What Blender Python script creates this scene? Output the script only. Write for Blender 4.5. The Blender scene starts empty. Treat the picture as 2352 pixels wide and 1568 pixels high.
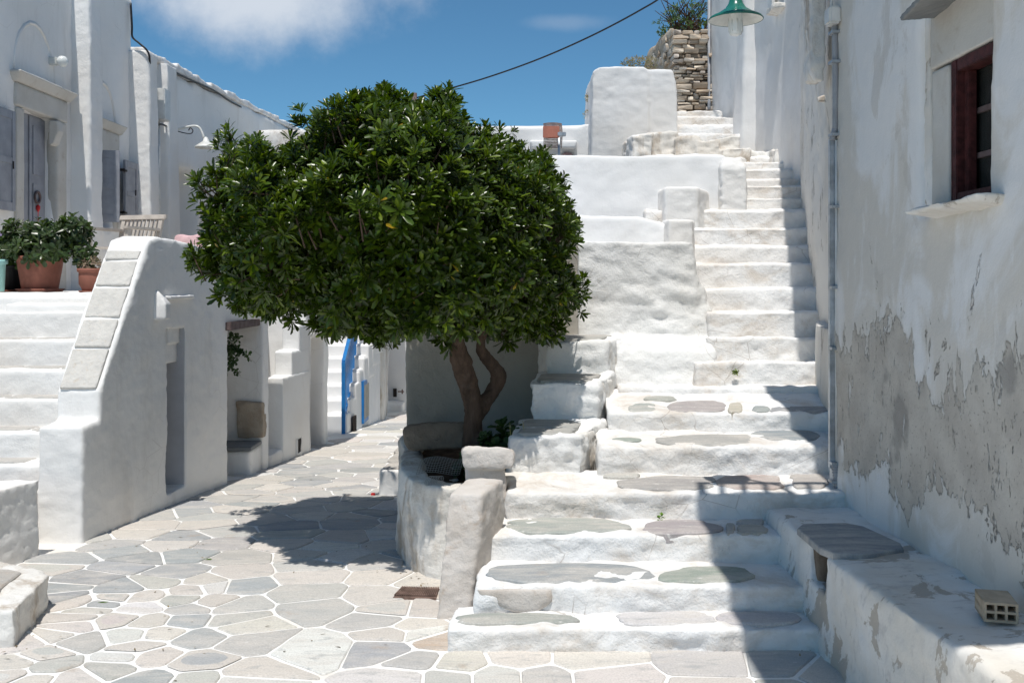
import bpy, bmesh, math, random
import numpy as np
from mathutils import Vector, Matrix

random.seed(7)
RNG = np.random.default_rng(11)
scene = bpy.context.scene
C = scene.collection

# ---------------------------------------------------------------- camera, world, sun
F, HOR, CX, EYE = 2287.0, 650.0, 1176.0, 1.6      # survey scale: focal length, horizon row, centre column, eye height

cam_data = bpy.data.cameras.new("camera")
cam = bpy.data.objects.new("camera", cam_data)
C.objects.link(cam)
cam.location = (0, 0, EYE)
cam.rotation_euler = (math.radians(90), 0, 0)
cam_data.sensor_width = 36.0
cam_data.lens = 35.0
cam_data.shift_y = -134.0 / 2352.0
cam_data.clip_start = 0.05
cam_data.clip_end = 3000
scene.camera = cam

SUN = Vector((-0.055, -0.335, 0.94)).normalized()
world = bpy.data.worlds.new("World")
scene.world = world
world.use_nodes = True
wt = world.node_tree
wt.nodes.clear()
w_out = wt.nodes.new("ShaderNodeOutputWorld")
w_bg = wt.nodes.new("ShaderNodeBackground")
sky = wt.nodes.new("ShaderNodeTexSky")
sky.sky_type = 'NISHITA'
sky.sun_disc = False
sky.sun_elevation = math.asin(SUN.z)
sky.sun_rotation = math.atan2(SUN.x, SUN.y)
sky.altitude = 2000
sky.air_density = 1.0
sky.dust_density = 0.0
sky.ozone_density = 6.0
w_bg.inputs[1].default_value = 0.114
# one soft cloud bank and a few thinner ones round the sky
w_tc = wt.nodes.new("ShaderNodeTexCoord")
w_noise = wt.nodes.new("ShaderNodeTexNoise")
w_noise.inputs["Scale"].default_value = 6.5
w_noise.inputs["Detail"].default_value = 10
w_noise.inputs["Roughness"].default_value = 0.6
wt.links.new(w_tc.outputs["Generated"], w_noise.inputs["Vector"])
def cloud_mask(center, radii, gain):
    sub = wt.nodes.new("ShaderNodeVectorMath"); sub.operation = 'SUBTRACT'
    wt.links.new(w_tc.outputs["Generated"], sub.inputs[0]); sub.inputs[1].default_value = center
    div = wt.nodes.new("ShaderNodeVectorMath"); div.operation = 'DIVIDE'
    wt.links.new(sub.outputs[0], div.inputs[0]); div.inputs[1].default_value = radii
    ln = wt.nodes.new("ShaderNodeVectorMath"); ln.operation = 'LENGTH'
    wt.links.new(div.outputs[0], ln.inputs[0])
    ma = wt.nodes.new("ShaderNodeMath"); ma.operation = 'MULTIPLY_ADD'
    wt.links.new(w_noise.outputs["Fac"], ma.inputs[0]); ma.inputs[1].default_value = 1.9; ma.inputs[2].default_value = 0.05
    d = wt.nodes.new("ShaderNodeMath"); d.operation = 'SUBTRACT'
    wt.links.new(ma.outputs[0], d.inputs[0]); wt.links.new(ln.outputs["Value"], d.inputs[1])
    mr = wt.nodes.new("ShaderNodeMapRange"); mr.interpolation_type = 'SMOOTHSTEP'
    wt.links.new(d.outputs[0], mr.inputs["Value"])
    mr.inputs["From Min"].default_value = -0.15; mr.inputs["From Max"].default_value = 0.75
    mr.inputs["To Min"].default_value = 0.0; mr.inputs["To Max"].default_value = gain
    return mr.outputs["Result"]
def _dir(x, y):
    v = Vector(((x - CX) / F, 1.0, (HOR - y) / F)).normalized(); return tuple(v)
masks = [cloud_mask(_dir(625, -8), (0.165, 0.3, 0.052), 0.92),
         cloud_mask(_dir(1290, 52), (0.05, 0.2, 0.010), 0.16),
         cloud_mask((0.75, -0.35, 0.5), (0.3, 0.3, 0.09), 0.6),
         cloud_mask((-0.8, -0.2, 0.45), (0.25, 0.35, 0.08), 0.6)]
acc = masks[0]
for m_ in masks[1:]:
    mx = wt.nodes.new("ShaderNodeMath"); mx.operation = 'MAXIMUM'
    wt.links.new(acc, mx.inputs[0]); wt.links.new(m_, mx.inputs[1]); acc = mx.outputs[0]
w_mix = wt.nodes.new("ShaderNodeMix"); w_mix.data_type = 'RGBA'
wt.links.new(acc, w_mix.inputs["Factor"])
w_tint = wt.nodes.new("ShaderNodeMix"); w_tint.data_type = 'RGBA'; w_tint.blend_type = 'MULTIPLY'
w_tint.inputs["Factor"].default_value = 1.0
wt.links.new(sky.outputs[0], w_tint.inputs["A"]); w_tint.inputs["B"].default_value = (0.68, 0.97, 0.94, 1)
wt.links.new(w_tint.outputs["Result"], w_mix.inputs["A"])
w_mix.inputs["B"].default_value = (6.0, 6.5, 7.2, 1)
wt.links.new(w_mix.outputs["Result"], w_bg.inputs[0])
wt.links.new(w_bg.outputs[0], w_out.inputs[0])

sun_data = bpy.data.lights.new("sun", 'SUN')
sun_data.energy = 4.3
sun_data.angle = math.radians(0.5)
sun_data.color = (1.0, 0.965, 0.91)
sun = bpy.data.objects.new("sun", sun_data)
sun.rotation_euler = SUN.to_track_quat('Z', 'Y').to_euler()
sun.location = (0, -3, 12)
C.objects.link(sun)

vs = scene.view_settings
vs.view_transform = 'Standard'
vs.look = 'None'
vs.exposure = 0.0
vs.gamma = 1.0
scene.cycles.use_denoising = True
scene.cycles.diffuse_bounces = 6

# ---------------------------------------------------------------- helpers
def P(x, y, Y):
    """survey column/row at distance Y -> point in the place"""
    return Vector(((x - CX) * Y / F, Y, EYE + (HOR - y) * Y / F))
def XatY(x, Y): return (x - CX) * Y / F
def ZatY(y, Y): return EYE + (HOR - y) * Y / F
def onz(x, y, z):
    Y = (EYE - z) * F / (y - HOR); return Vector(((x - CX) * Y / F, Y, z))

def zg(Y):
    t = (Y - 6.2) / 0.5
    sp = math.log1p(math.exp(min(t, 40))) * 0.5 if t < 40 else t * 0.5
    return -0.06 * min(sp, 12.5)
def onstreet(x, y):
    Y = 5.0
    for _ in range(40):
        Y = (EYE - zg(Y)) * F / (y - HOR)
    return Vector(((x - CX) * Y / F, Y, zg(Y)))

def _hash(i, j, k):
    h = (i * 374761393 + j * 668265263 + k * 1274126177) & 0xffffffff
    h = ((h ^ (h >> 13)) * 1274126177) & 0xffffffff
    h = h ^ (h >> 16)
    return (h & 0xffff).astype(np.float64) / 65535.0 * 2 - 1
def vnoise(p):
    p = np.asarray(p, dtype=np.float64)
    f = np.floor(p); t = p - f; t = t * t * (3 - 2 * t)
    i, j, k = [f[:, a].astype(np.int64) + 5000 for a in range(3)]
    r = 0
    for a in (0, 1):
        wa = t[:, 0] if a else 1 - t[:, 0]
        for b in (0, 1):
            wb = t[:, 1] if b else 1 - t[:, 1]
            for c in (0, 1):
                wc = t[:, 2] if c else 1 - t[:, 2]
                r = r + wa * wb * wc * _hash(i + a, j + b, k + c)
    return r
def fbm(p, octv=3, gain=0.5):
    p = np.asarray(p, dtype=np.float64); a = 1.0; s = 0; 
    for o in range(octv):
        s = s + a * vnoise(p * (2.03 ** o) + o * 17.3); a *= gain
    return s

def tag(o, label=None, cat=None, group=None, kind=None):
    if label: o["label"] = label
    if cat: o["category"] = cat
    if group: o["group"] = group
    if kind: o["kind"] = kind
    return o
def thing(name, label, cat, base=(0, 0, 0), group=None):
    o = bpy.data.objects.new(name, None)
    o.empty_display_size = 0.1
    o.location = base
    C.objects.link(o)
    return tag(o, label, cat, group)
def wloc(o):
    v = Vector(o.location)
    if o.parent: v = v + wloc(o.parent) + o.matrix_parent_inverse.translation
    return v
def attach(o, parent):
    if parent is not None:
        o.parent = parent
        o.matrix_parent_inverse = Matrix.Translation(-wloc(parent))
    return o
def link(name, me, mat, parent=None, smooth=False):
    if mat is not None:
        me.materials.clear(); me.materials.append(mat)
    if smooth:
        me.polygons.foreach_set("use_smooth", [True] * len(me.polygons))
    o = bpy.data.objects.new(name, me)
    C.objects.link(o)
    return attach(o, parent)

# geometry pieces are (verts, faces)
def hull(pts):
    bm = bmesh.new()
    for p in pts: bm.verts.new(p)
    r = bmesh.ops.convex_hull(bm, input=bm.verts)
    dead = [v for v in r["geom_interior"] if isinstance(v, bmesh.types.BMVert)]
    dead += [v for v in bm.verts if not v.link_faces and v not in dead]
    bmesh.ops.delete(bm, geom=list(set(dead)), context='VERTS')
    bmesh.ops.recalc_face_normals(bm, faces=bm.faces)
    bm.verts.index_update()
    g = ([tuple(v.co) for v in bm.verts], [[v.index for v in f.verts] for f in bm.faces])
    bm.free()
    return g
def box(x0, x1, y0, y1, z0, z1):
    v = [(x, y, z) for z in (z0, z1) for y in (y0, y1) for x in (x0, x1)]
    return (v, [[0, 2, 3, 1], [4, 5, 7, 6], [0, 1, 5, 4], [2, 6, 7, 3], [0, 4, 6, 2], [1, 3, 7, 5]])
def slabbox(y0, y1, xl0, xr0, xl1, xr1, zb, zf, zk):
    """block with front edge at y0 (xl0..xr0, top zf) and back edge at y1 (xl1..xr1, top zk)"""
    return hull([(xl0, y0, zb), (xr0, y0, zb), (xl1, y1, zb), (xr1, y1, zb),
                 (xl0, y0, zf), (xr0, y0, zf), (xl1, y1, zk), (xr1, y1, zk)])
def prism_x(profile, xa, xb):
    """(Y,Z) profile swept between two X functions of Y"""
    n = len(profile)
    v = [(xa(y), y, z) for y, z in profile] + [(xb(y), y, z) for y, z in profile]
    f = [list(range(n))[::-1], list(range(n, 2 * n))] + [[i, (i + 1) % n, n + (i + 1) % n, n + i] for i in range(n)]
    return fixn(v, f)
def prism_z(plan, z0, z1, grow=1.0):
    n = len(plan)
    cx = sum(p[0] for p in plan) / n; cy = sum(p[1] for p in plan) / n
    v = [(cx + (x - cx) * grow, cy + (y - cy) * grow, z0) for x, y in plan] + [(x, y, z1) for x, y in plan]
    f = [list(range(n))[::-1], list(range(n, 2 * n))] + [[i, (i + 1) % n, n + (i + 1) % n, n + i] for i in range(n)]
    return fixn(v, f)
def prism_y(profile, y0, y1):
    n = len(profile)
    v = [(x, y0, z) for x, z in profile] + [(x, y1, z) for x, z in profile]
    f = [list(range(n))[::-1], list(range(n, 2 * n))] + [[i, (i + 1) % n, n + (i + 1) % n, n + i] for i in range(n)]
    return fixn(v, f)
def fixn(v, f):
    bm = bmesh.new()
    vv = [bm.verts.new(p) for p in v]
    for q in f:
        try: bm.faces.new([vv[i] for i in q])
        except ValueError: pass
    bmesh.ops.recalc_face_normals(bm, faces=bm.faces)
    bm.verts.index_update()
    g = ([tuple(a.co) for a in bm.verts], [[a.index for a in q.verts] for q in bm.faces])
    bm.free()
    return g
def join(geoms):
    V, Fc = [], []
    for v, f in geoms:
        o = len(V); V += list(v); Fc += [[i + o for i in q] for q in f]
    return V, Fc
def tube(pts, radii, n=8, cap=True):
    pts = [Vector(p) for p in pts]
    if not hasattr(radii, "__len__"): radii = [radii] * len(pts)
    V, Fc = [], []
    up = Vector((0, 0, 1))
    t0 = (pts[1] - pts[0]).normalized()
    a = t0.cross(up)
    if a.length < 1e-3: a = t0.cross(Vector((1, 0, 0)))
    a.normalize()
    for i, p in enumerate(pts):
        t = (pts[min(i + 1, len(pts) - 1)] - pts[max(i - 1, 0)]).normalized()
        a = (a - t * a.dot(t)).normalized(); b = t.cross(a)
        for k in range(n):
            th = 2 * math.pi * k / n
            V.append(tuple(p + (a * math.cos(th) + b * math.sin(th)) * radii[i]))
    for i in range(len(pts) - 1):
        for k in range(n):
            Fc.append([i * n + k, i * n + (k + 1) % n, (i + 1) * n + (k + 1) % n, (i + 1) * n + k])
    if cap:
        Fc.append(list(range(n))[::-1]); Fc.append([len(V) - n + k for k in range(n)])
    return V, Fc
def lathe(profile, center, n=24):
    """profile of (radius, z) turned round a vertical axis"""
    V, Fc = [], []
    for r, z in profile:
        for k in range(n):
            th = 2 * math.pi * k / n
            V.append((center[0] + r * math.cos(th), center[1] + r * math.sin(th), center[2] + z))
    for i in range(len(profile) - 1):
        for k in range(n):
            Fc.append([i * n + k, i * n + (k + 1) % n, (i + 1) * n + (k + 1) % n, (i + 1) * n + k])
    return V, Fc
def spline(pts, m=6):
    pts = [Vector(p) for p in pts]; out = []
    for i in range(len(pts) - 1):
        p0 = pts[max(i - 1, 0)]; p1 = pts[i]; p2 = pts[i + 1]; p3 = pts[min(i + 2, len(pts) - 1)]
        for k in range(m):
            t = k / m
            out.append(0.5 * ((2 * p1) + (p2 - p0) * t + (2 * p0 - 5 * p1 + 4 * p2 - p3) * t * t + (3 * p1 - p0 - 3 * p2 + p3) * t ** 3))
    out.append(pts[-1])
    return out
def raw_mesh(geoms):
    V, Fc = join(geoms if isinstance(geoms, list) else [geoms])
    me = bpy.data.meshes.new("m"); me.from_pydata(V, [], Fc); me.update()
    return me
def solid(name, geoms, mat, parent=None, bevel=0.0, smooth=False, seg=2):
    me = raw_mesh(geoms)
    if bevel > 0:
        bm = bmesh.new(); bm.from_mesh(me)
        es = [e for e in bm.edges if len(e.link_faces) == 2 and e.calc_face_angle(0) > 0.5]
        bmesh.ops.bevel(bm, geom=es, offset=bevel, segments=seg, affect='EDGES', clamp_overlap=True)
        bm.to_mesh(me); bm.free()
    o = link(name, me, mat, parent, smooth)
    return o
def worley(p):
    p = np.asarray(p, float); f = np.floor(p); best = np.full(len(p), 9.0)
    for a in (-1, 0, 1):
        for b in (-1, 0, 1):
            for c in (-1, 0, 1):
                g = f + np.array([a, b, c]); i, j, k = [g[:, q].astype(np.int64) + 5000 for q in range(3)]
                o = np.stack([_hash(i, j, k), _hash(i + 77, j, k), _hash(i, j + 91, k)], 1) * 0.45 + 0.5
                best = np.minimum(best, ((g + o - p) ** 2).sum(1))
    return np.sqrt(best)
def plaster(name, geoms, mat, parent=None, vox=0.025, amp=0.008, freq=3.0, fine=0.0, ffreq=14.0, cell=0.0, cfreq=(4, 4, 8), cuts=None, smooth_it=1, warp=None, seed=0):
    """hand-rendered masonry: pieces fused, edges softened, surface uneven"""
    me = raw_mesh(geoms)
    t = bpy.data.objects.new("t", me); C.objects.link(t)
    tmp = [t]
    if cuts:
        cm = raw_mesh(cuts); co = bpy.data.objects.new("c", cm); C.objects.link(co); tmp.append(co)
        b = t.modifiers.new("b", 'BOOLEAN'); b.operation = 'DIFFERENCE'; b.object = co; b.solver = 'EXACT'
        b.use_self = True
    r = t.modifiers.new("r", 'REMESH'); r.mode = 'VOXEL'; r.voxel_size = vox; r.adaptivity = 0
    if smooth_it:
        s = t.modifiers.new("s", 'SMOOTH'); s.factor = 0.5; s.iterations = smooth_it
    dg = bpy.context.evaluated_depsgraph_get()
    out = bpy.data.meshes.new_from_object(t.evaluated_get(dg))
    for x in tmp:
        m0 = x.data; bpy.data.objects.remove(x); bpy.data.meshes.remove(m0)
    n = len(out.vertices)
    co = np.empty(n * 3); out.vertices.foreach_get("co", co); co = co.reshape(-1, 3)
    no = np.empty(n * 3); out.vertex_normals.foreach_get("vector", no); no = no.reshape(-1, 3)
    d = amp * fbm(co * freq + seed * 3.7, 3)
    if fine: d = d + fine * fbm(co * np.array([ffreq, ffreq, ffreq * 1.6]) + 31 + seed, 3, 0.6)
    if cell:
        q = co * np.array(cfreq) + 0.35 * np.stack([vnoise(co * 5 + 9), vnoise(co * 5 + 40), vnoise(co * 5 + 77)], 1) + seed * 5.3
        d = d + cell * (0.55 - worley(q)) * (0.55 + 0.75 * vnoise(co * 1.7 + 3))
    co = co + no * d[:, None]
    if warp is not None: co = warp(co)
    out.vertices.foreach_set("co", co.ravel()); out.update()
    o = link(name, out, mat, parent, True)
    return o
def tint_attr(me, col):
    a = me.color_attributes.new("tint", 'FLOAT_COLOR', 'POINT')
    a.data.foreach_set("color", np.tile(np.array([*col, 1.0]), len(me.vertices)))

# ---------------------------------------------------------------- materials
class N:
    def __init__(s, name):
        s.m = bpy.data.materials.new(name); s.m.use_nodes = True
        s.t = s.m.node_tree; s.t.nodes.clear()
        s.out = s.t.nodes.new("ShaderNodeOutputMaterial")
        s.b = s.t.nodes.new("ShaderNodeBsdfPrincipled")
        s.t.links.new(s.b.outputs[0], s.out.inputs[0])
        s.geo = s.t.nodes.new("ShaderNodeNewGeometry")
        s.pos = s.geo.outputs["Position"]
    def put(s, sock, v):
        if hasattr(v, "links"): s.t.links.new(v, sock)
        else: sock.default_value = v
    def vec(s, scale, off=(0, 0, 0), src=None):
        n = s.t.nodes.new("ShaderNodeMapping"); s.put(n.inputs["Vector"], src or s.pos)
        n.inputs["Scale"].default_value = scale; n.inputs["Location"].default_value = off
        return n.outputs[0]
    def noise(s, scale, detail=4, rough=0.5, vec=None, dist=0.0):
        n = s.t.nodes.new("ShaderNodeTexNoise"); s.put(n.inputs["Vector"], vec or s.pos)
        n.inputs["Scale"].default_value = scale; n.inputs["Detail"].default_value = detail
        n.inputs["Roughness"].default_value = rough; n.inputs["Distortion"].default_value = dist
        return n.outputs["Fac"]
    def voro(s, scale, vec=None, feature='F1'):
        n = s.t.nodes.new("ShaderNodeTexVoronoi"); n.feature = feature
        s.put(n.inputs["Vector"], vec or s.pos); n.inputs["Scale"].default_value = scale
        return n.outputs["Distance"]
    def ramp(s, v, lo, hi, a=0.0, b=1.0):
        n = s.t.nodes.new("ShaderNodeMapRange"); n.interpolation_type = 'SMOOTHSTEP'
        s.put(n.inputs["Value"], v); n.inputs["From Min"].default_value = lo; n.inputs["From Max"].default_value = hi
        n.inputs["To Min"].default_value = a; n.inputs["To Max"].default_value = b
        return n.outputs["Result"]
    def mix(s, f, a, b, mode='MIX'):
        n = s.t.nodes.new("ShaderNodeMix"); n.data_type = 'RGBA'; n.blend_type = mode
        s.put(n.inputs["Factor"], f)
        for k, v in (("A", a), ("B", b)):
            s.put(n.inputs[k], v if hasattr(v, "links") else (*v, 1))
        return n.outputs["Result"]
    def math(s, op, a, b=0.0):
        n = s.t.nodes.new("ShaderNodeMath"); n.operation = op
        s.put(n.inputs[0], a); s.put(n.inputs[1], b)
        return n.outputs[0]
    def xyz(s):
        n = s.t.nodes.new("ShaderNodeSeparateXYZ"); s.put(n.inputs[0], s.pos); return n.outputs
    def attr(s, name="tint"):
        n = s.t.nodes.new("ShaderNodeAttribute"); n.attribute_name = name; return n.outputs["Color"]
    def bump(s, h, strength, dist=0.02, prev=None):
        n = s.t.nodes.new("ShaderNodeBump"); s.put(n.inputs["Height"], h)
        n.inputs["Strength"].default_value = strength; n.inputs["Distance"].default_value = dist
        if prev is not None: s.t.links.new(prev, n.inputs["Normal"])
        return n.outputs[0]
    def done(s, color=None, rough=0.9, normal=None, spec=0.2, metal=0.0):
        if color is not None:
            s.put(s.b.inputs["Base Color"], color if hasattr(color, "links") else (*color, 1))
        s.put(s.b.inputs["Roughness"], rough)
        s.b.inputs["Specular IOR Level"].default_value = spec
        s.b.inputs["Metallic"].default_value = metal
        if normal is not None: s.put(s.b.inputs["Normal"], normal)
        return s.m

def wash(name, base=(0.79, 0.785, 0.77), warm=(0.735, 0.70, 0.655), stain=0.3, stain_col=(0.42, 0.34, 0.26), sscale=3.0, lo=0.56, hi=0.74,
         bump=0.35, crack=0.0, zstretch=0.45, off=0.0, bscale=11.0):
    n = N(name)
    a = n.ramp(n.noise(0.9, 4, vec=n.vec((1, 1, 1), (off, off, off))), 0.35, 0.7)
    col = n.mix(a, base, warm)
    sv = n.vec((1, 1, zstretch), (off * 2, 3.1, off))
    st = n.ramp(n.noise(sscale, 10, 0.68, sv, 0.4), lo, hi, 0, stain)
    col = n.mix(st, col, stain_col)
    fleck = n.ramp(n.noise(sscale * 9, 5, 0.6), 0.66, 0.78, 0, stain * 0.8)
    col = n.mix(fleck, col, stain_col)
    h1 = n.noise(bscale, 9, 0.62)
    nb = n.bump(h1, bump, 0.03)
    nb = n.bump(n.noise(75, 4, 0.6), bump * 0.45, 0.006, nb)
    nb = n.bump(n.noise(26, 5, 0.6, n.vec((1, 1, 0.16), (2, 5, off))), bump * 0.35, 0.008, nb)
    if crack:
        e = n.voro(3.2, n.vec((1, 1, 1.5), src=None), 'DISTANCE_TO_EDGE')
        c = n.ramp(e, 0.0, 0.012, 1, 0)
        c = n.math('MULTIPLY', c, n.ramp(n.noise(1.7, 3), 0.5, 0.62))
        col = n.mix(n.math('MULTIPLY', c, crack), col, (0.25, 0.2, 0.16))
    return n.done(col, 0.92, nb, 0.15)

M = {}
M['white'] = wash('limewash', stain=0.12)
M['white_clean'] = wash('limewash_fresh', base=(0.79, 0.79, 0.79), warm=(0.755, 0.75, 0.74), stain=0.06, bump=0.22, bscale=7)
M['white_step'] = wash('limewash_trodden', base=(0.79, 0.79, 0.785), warm=(0.75, 0.725, 0.69), stain=0.62, stain_col=(0.54, 0.465, 0.385), sscale=3.4, lo=0.45, hi=0.68, bump=0.7, crack=0.55, zstretch=1.6)
M['white_rough'] = wash('limewash_rubble', base=(0.77, 0.77, 0.76), warm=(0.70, 0.685, 0.65), stain=0.5, stain_col=(0.50, 0.45, 0.38), sscale=3.2, bump=0.75, crack=0.4, zstretch=1.2, bscale=9)
M['white_stained'] = wash('limewash_stained', base=(0.76, 0.75, 0.72), warm=(0.66, 0.62, 0.56), stain=0.8, stain_col=(0.36, 0.28, 0.20), sscale=4.2, lo=0.47, hi=0.66, bump=0.6, zstretch=0.3)
M['shade_wall'] = wash('limewash_shade_tint', base=(0.46, 0.435, 0.39), warm=(0.36, 0.33, 0.285), stain=0.6, stain_col=(0.3, 0.25, 0.2), sscale=3.5, bump=0.5, zstretch=0.7)  # deep shade under the tree canopy put into the base colours, stains on top
M['house'] = wash('limewash_house', base=(0.82, 0.81, 0.79), warm=(0.775, 0.755, 0.725), stain=0.42, stain_col=(0.52, 0.49, 0.45), sscale=1.8, lo=0.5, hi=0.72, bump=0.3, zstretch=0.22, bscale=7, crack=0.25)
M['house_far'] = wash('limewash_upper_house', base=(0.73, 0.725, 0.715), warm=(0.67, 0.65, 0.62), stain=0.38, stain_col=(0.52, 0.47, 0.42), sscale=1.5, bump=0.3, zstretch=0.2, bscale=6)

def stone(name, c1, c2, c3, scale=6, bump=0.5, stretch=(1, 1, 1), rough=0.85):
    n = N(name)
    v = n.vec(stretch)
    col = n.mix(n.ramp(n.noise(scale, 8, 0.6, v), 0.35, 0.68), c1, c2)
    col = n.mix(n.ramp(n.noise(scale * 2.3, 8, 0.7, v, 0.6), 0.55, 0.72, 0, 0.8), col, c3)
    col = n.mix(n.ramp(n.noise(scale * 22, 3), 0.45, 0.75, 0, 0.3), col, c1)
    nb = n.bump(n.noise(scale * 2.5, 10, 0.65, v), bump, 0.03)
    nb = n.bump(n.noise(110, 3), bump * 0.5, 0.004, nb)
    return n.done(col, rough, nb, 0.25)
M['marble'] = stone('weathered_marble', (0.60, 0.56, 0.52), (0.50, 0.45, 0.40), (0.42, 0.34, 0.27), 4, 0.55)
M['boulder'] = stone('brown_boulder', (0.22, 0.18, 0.14), (0.14, 0.11, 0.085), (0.06, 0.05, 0.042), 4, 0.7)
M['trim'] = stone('carved_limestone', (0.56, 0.54, 0.50), (0.50, 0.47, 0.42), (0.42, 0.37, 0.31), 3, 0.3)
M['quoin'] = stone('tan_quoin', (0.42, 0.36, 0.29), (0.34, 0.27, 0.2), (0.24, 0.17, 0.12), 7, 0.8)
M['slate'] = stone('grey_slate', (0.20, 0.21, 0.215), (0.25, 0.25, 0.24), (0.16, 0.17, 0.18), 4, 0.35, (1, 4, 1))

def flag_mat(name):
    n = N(name)
    t = n.attr()
    v = n.vec((1.0, 3.2, 1.0))
    w = n.noise(3.0, 8, 0.65, v, 0.5)
    col = n.mix(n.ramp(w, 0.40, 0.68, 0, 0.65), t, (0.60, 0.56, 0.51))
    col = n.mix(n.ramp(n.noise(7.0, 9, 0.7, n.vec((1, 2.6, 1), (4, 1, 0)), 0.8), 0.52, 0.68, 0, 0.5), col, (0.30, 0.315, 0.315))
    col = n.mix(n.ramp(n.noise(13, 9, 0.75, v), 0.58, 0.68, 0, 0.75), col, (0.74, 0.72, 0.69))
    col = n.mix(n.ramp(n.noise(4, 5, 0.6, n.vec((1, 1, 1), (9, 4, 2))), 0.62, 0.75, 0, 0.5), col, (0.42, 0.31, 0.22))
    col = n.mix(n.ramp(n.noise(120, 3), 0.35, 0.7, 0, 0.22), col, (0.15, 0.14, 0.13))
    nb = n.bump(n.noise(16, 9, 0.65, v), 0.35, 0.015)
    nb = n.bump(n.noise(140, 3), 0.25, 0.003, nb)
    return n.done(col, 0.8, nb, 0.25)
M['flag'] = flag_mat('flagstone')
M['coping'] = stone('speckled_coping', (0.62, 0.595, 0.55), (0.54, 0.52, 0.485), (0.52, 0.44, 0.35), 14, 0.5)

def flat(name, col, rough=0.6, spec=0.3, metal=0.0, var=0.12, scale=8, bump=0.1):
    n = N(name)
    d = tuple(c * (1 - var) for c in col); u = tuple(min(1, c * (1 + var)) for c in col)
    c_ = n.mix(n.ramp(n.noise(scale, 6, 0.6), 0.3, 0.7), d, u)
    return n.done(c_, rough, n.bump(n.noise(scale * 4, 5), bump, 0.01), spec, metal)
M['niche_grey'] = flat('blue_grey_lining', (0.40, 0.405, 0.43), 0.9, 0.1, scale=3)
M['grey_paint'] = flat('grey_joinery_paint', (0.27, 0.28, 0.31), 0.5, 0.35)
M['red_paint'] = flat('dark_red_paint', (0.058, 0.016, 0.015), 0.65, 0.25, var=0.45, scale=26, bump=0.3)
M['blue_paint'] = flat('blue_railing_paint', (0.012, 0.165, 0.45), 0.4, 0.4)
M['glass'] = flat('dark_window_glass', (0.03, 0.032, 0.03), 0.08, 0.5, var=0.5, scale=3, bump=0.0)
M['dark'] = flat('dark_hollow', (0.035, 0.03, 0.028), 0.9, 0.1)
M['terracotta'] = flat('terracotta', (0.26, 0.105, 0.075), 0.8, 0.2, var=0.18)
M['black_plastic'] = flat('black_plastic', (0.02, 0.021, 0.023), 0.45, 0.4)
M['pvc'] = flat('pale_pvc', (0.62, 0.62, 0.60), 0.45, 0.35)
M['grey_conduit'] = flat('grey_conduit', (0.30, 0.31, 0.33), 0.5, 0.35)
M['zinc'] = flat('galvanised_steel', (0.42, 0.45, 0.48), 0.45, 0.5, 0.7, var=0.25, scale=12)
M['cable'] = flat('black_cable', (0.012, 0.012, 0.014), 0.5, 0.4)
M['wood_pale'] = flat('weathered_pale_wood', (0.50, 0.45, 0.40), 0.75, 0.2)
M['wood_dark'] = flat('dark_wood_beam', (0.13, 0.095, 0.09), 0.8, 0.2, var=0.3, scale=14)
M['pink'] = flat('faded_pink_cloth', (0.62, 0.42, 0.43), 0.95, 0.1, bump=0.3, scale=14)
M['enamel'] = flat('green_enamel', (0.015, 0.14, 0.105), 0.25, 0.5, var=0.25)
M['lamp_white'] = flat('white_enamel', (0.66, 0.66, 0.62), 0.35, 0.4, var=0.15)
M['rust'] = flat('rusted_iron', (0.20, 0.135, 0.11), 0.85, 0.2, 0.2, var=0.4, scale=22, bump=0.4)
M['soil'] = flat('dry_soil', (0.09, 0.06, 0.042), 1.0, 0.05, var=0.4, scale=18, bump=0.6)
M['wire'] = flat('galvanised_wire', (0.38, 0.38, 0.36), 0.5, 0.4, 0.4)
M['clay'] = flat('hollow_clay_brick', (0.50, 0.40, 0.29), 0.9, 0.15, scale=18, bump=0.3)
M['iron'] = flat('dark_iron', (0.03, 0.026, 0.025), 0.6, 0.3, 0.3)
M['red'] = flat('red_plastic', (0.55, 0.02, 0.02), 0.4, 0.4)
M['cyan'] = flat('pale_turquoise_plastic', (0.30, 0.55, 0.52), 0.4, 0.4)
M['curtain'] = flat('pale_curtain', (0.42, 0.40, 0.36), 0.9, 0.1)
M['opal'] = flat('opal_glass', (0.70, 0.72, 0.70), 0.15, 0.5, var=0.05)

def bark_mat():
    n = N('bark')
    v = n.vec((1, 1, 0.3))
    col = n.mix(n.ramp(n.noise(20, 8, 0.65, v), 0.35, 0.7), (0.135, 0.092, 0.068), (0.07, 0.048, 0.036))
    col = n.mix(n.ramp(n.noise(7, 6), 0.58, 0.7, 0, 0.5), col, (0.20, 0.16, 0.13))
    return n.done(col, 0.9, n.bump(n.noise(26, 9, 0.7, v), 0.8, 0.03), 0.15)
M['bark'] = bark_mat()

def leaf_mat(name, rough=0.32, transl=0.22, spec=0.5):
    n = N(name)
    t = n.attr()
    col = n.mix(n.ramp(n.noise(9, 3), 0.35, 0.7, 0, 0.35), t, (0.016, 0.034, 0.006))
    n.done(col, rough, None, spec)
    tr = n.t.nodes.new("ShaderNodeBsdfTranslucent")
    tc = n.mix(1.0, t, (1.7, 1.9, 0.5), 'MULTIPLY'); n.t.links.new(tc, tr.inputs["Color"])
    mx = n.t.nodes.new("ShaderNodeMixShader"); mx.inputs[0].default_value = transl
    n.t.links.new(n.b.outputs[0], mx.inputs[1]); n.t.links.new(tr.outputs[0], mx.inputs[2])
    n.t.links.new(mx.outputs[0], n.out.inputs[0])
    return n.m
M['leaf'] = leaf_mat('glossy_leaf', 0.30, 0.2, 0.42)
M['leaf_soft'] = leaf_mat('soft_leaf', 0.5, 0.25, 0.35)

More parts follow.
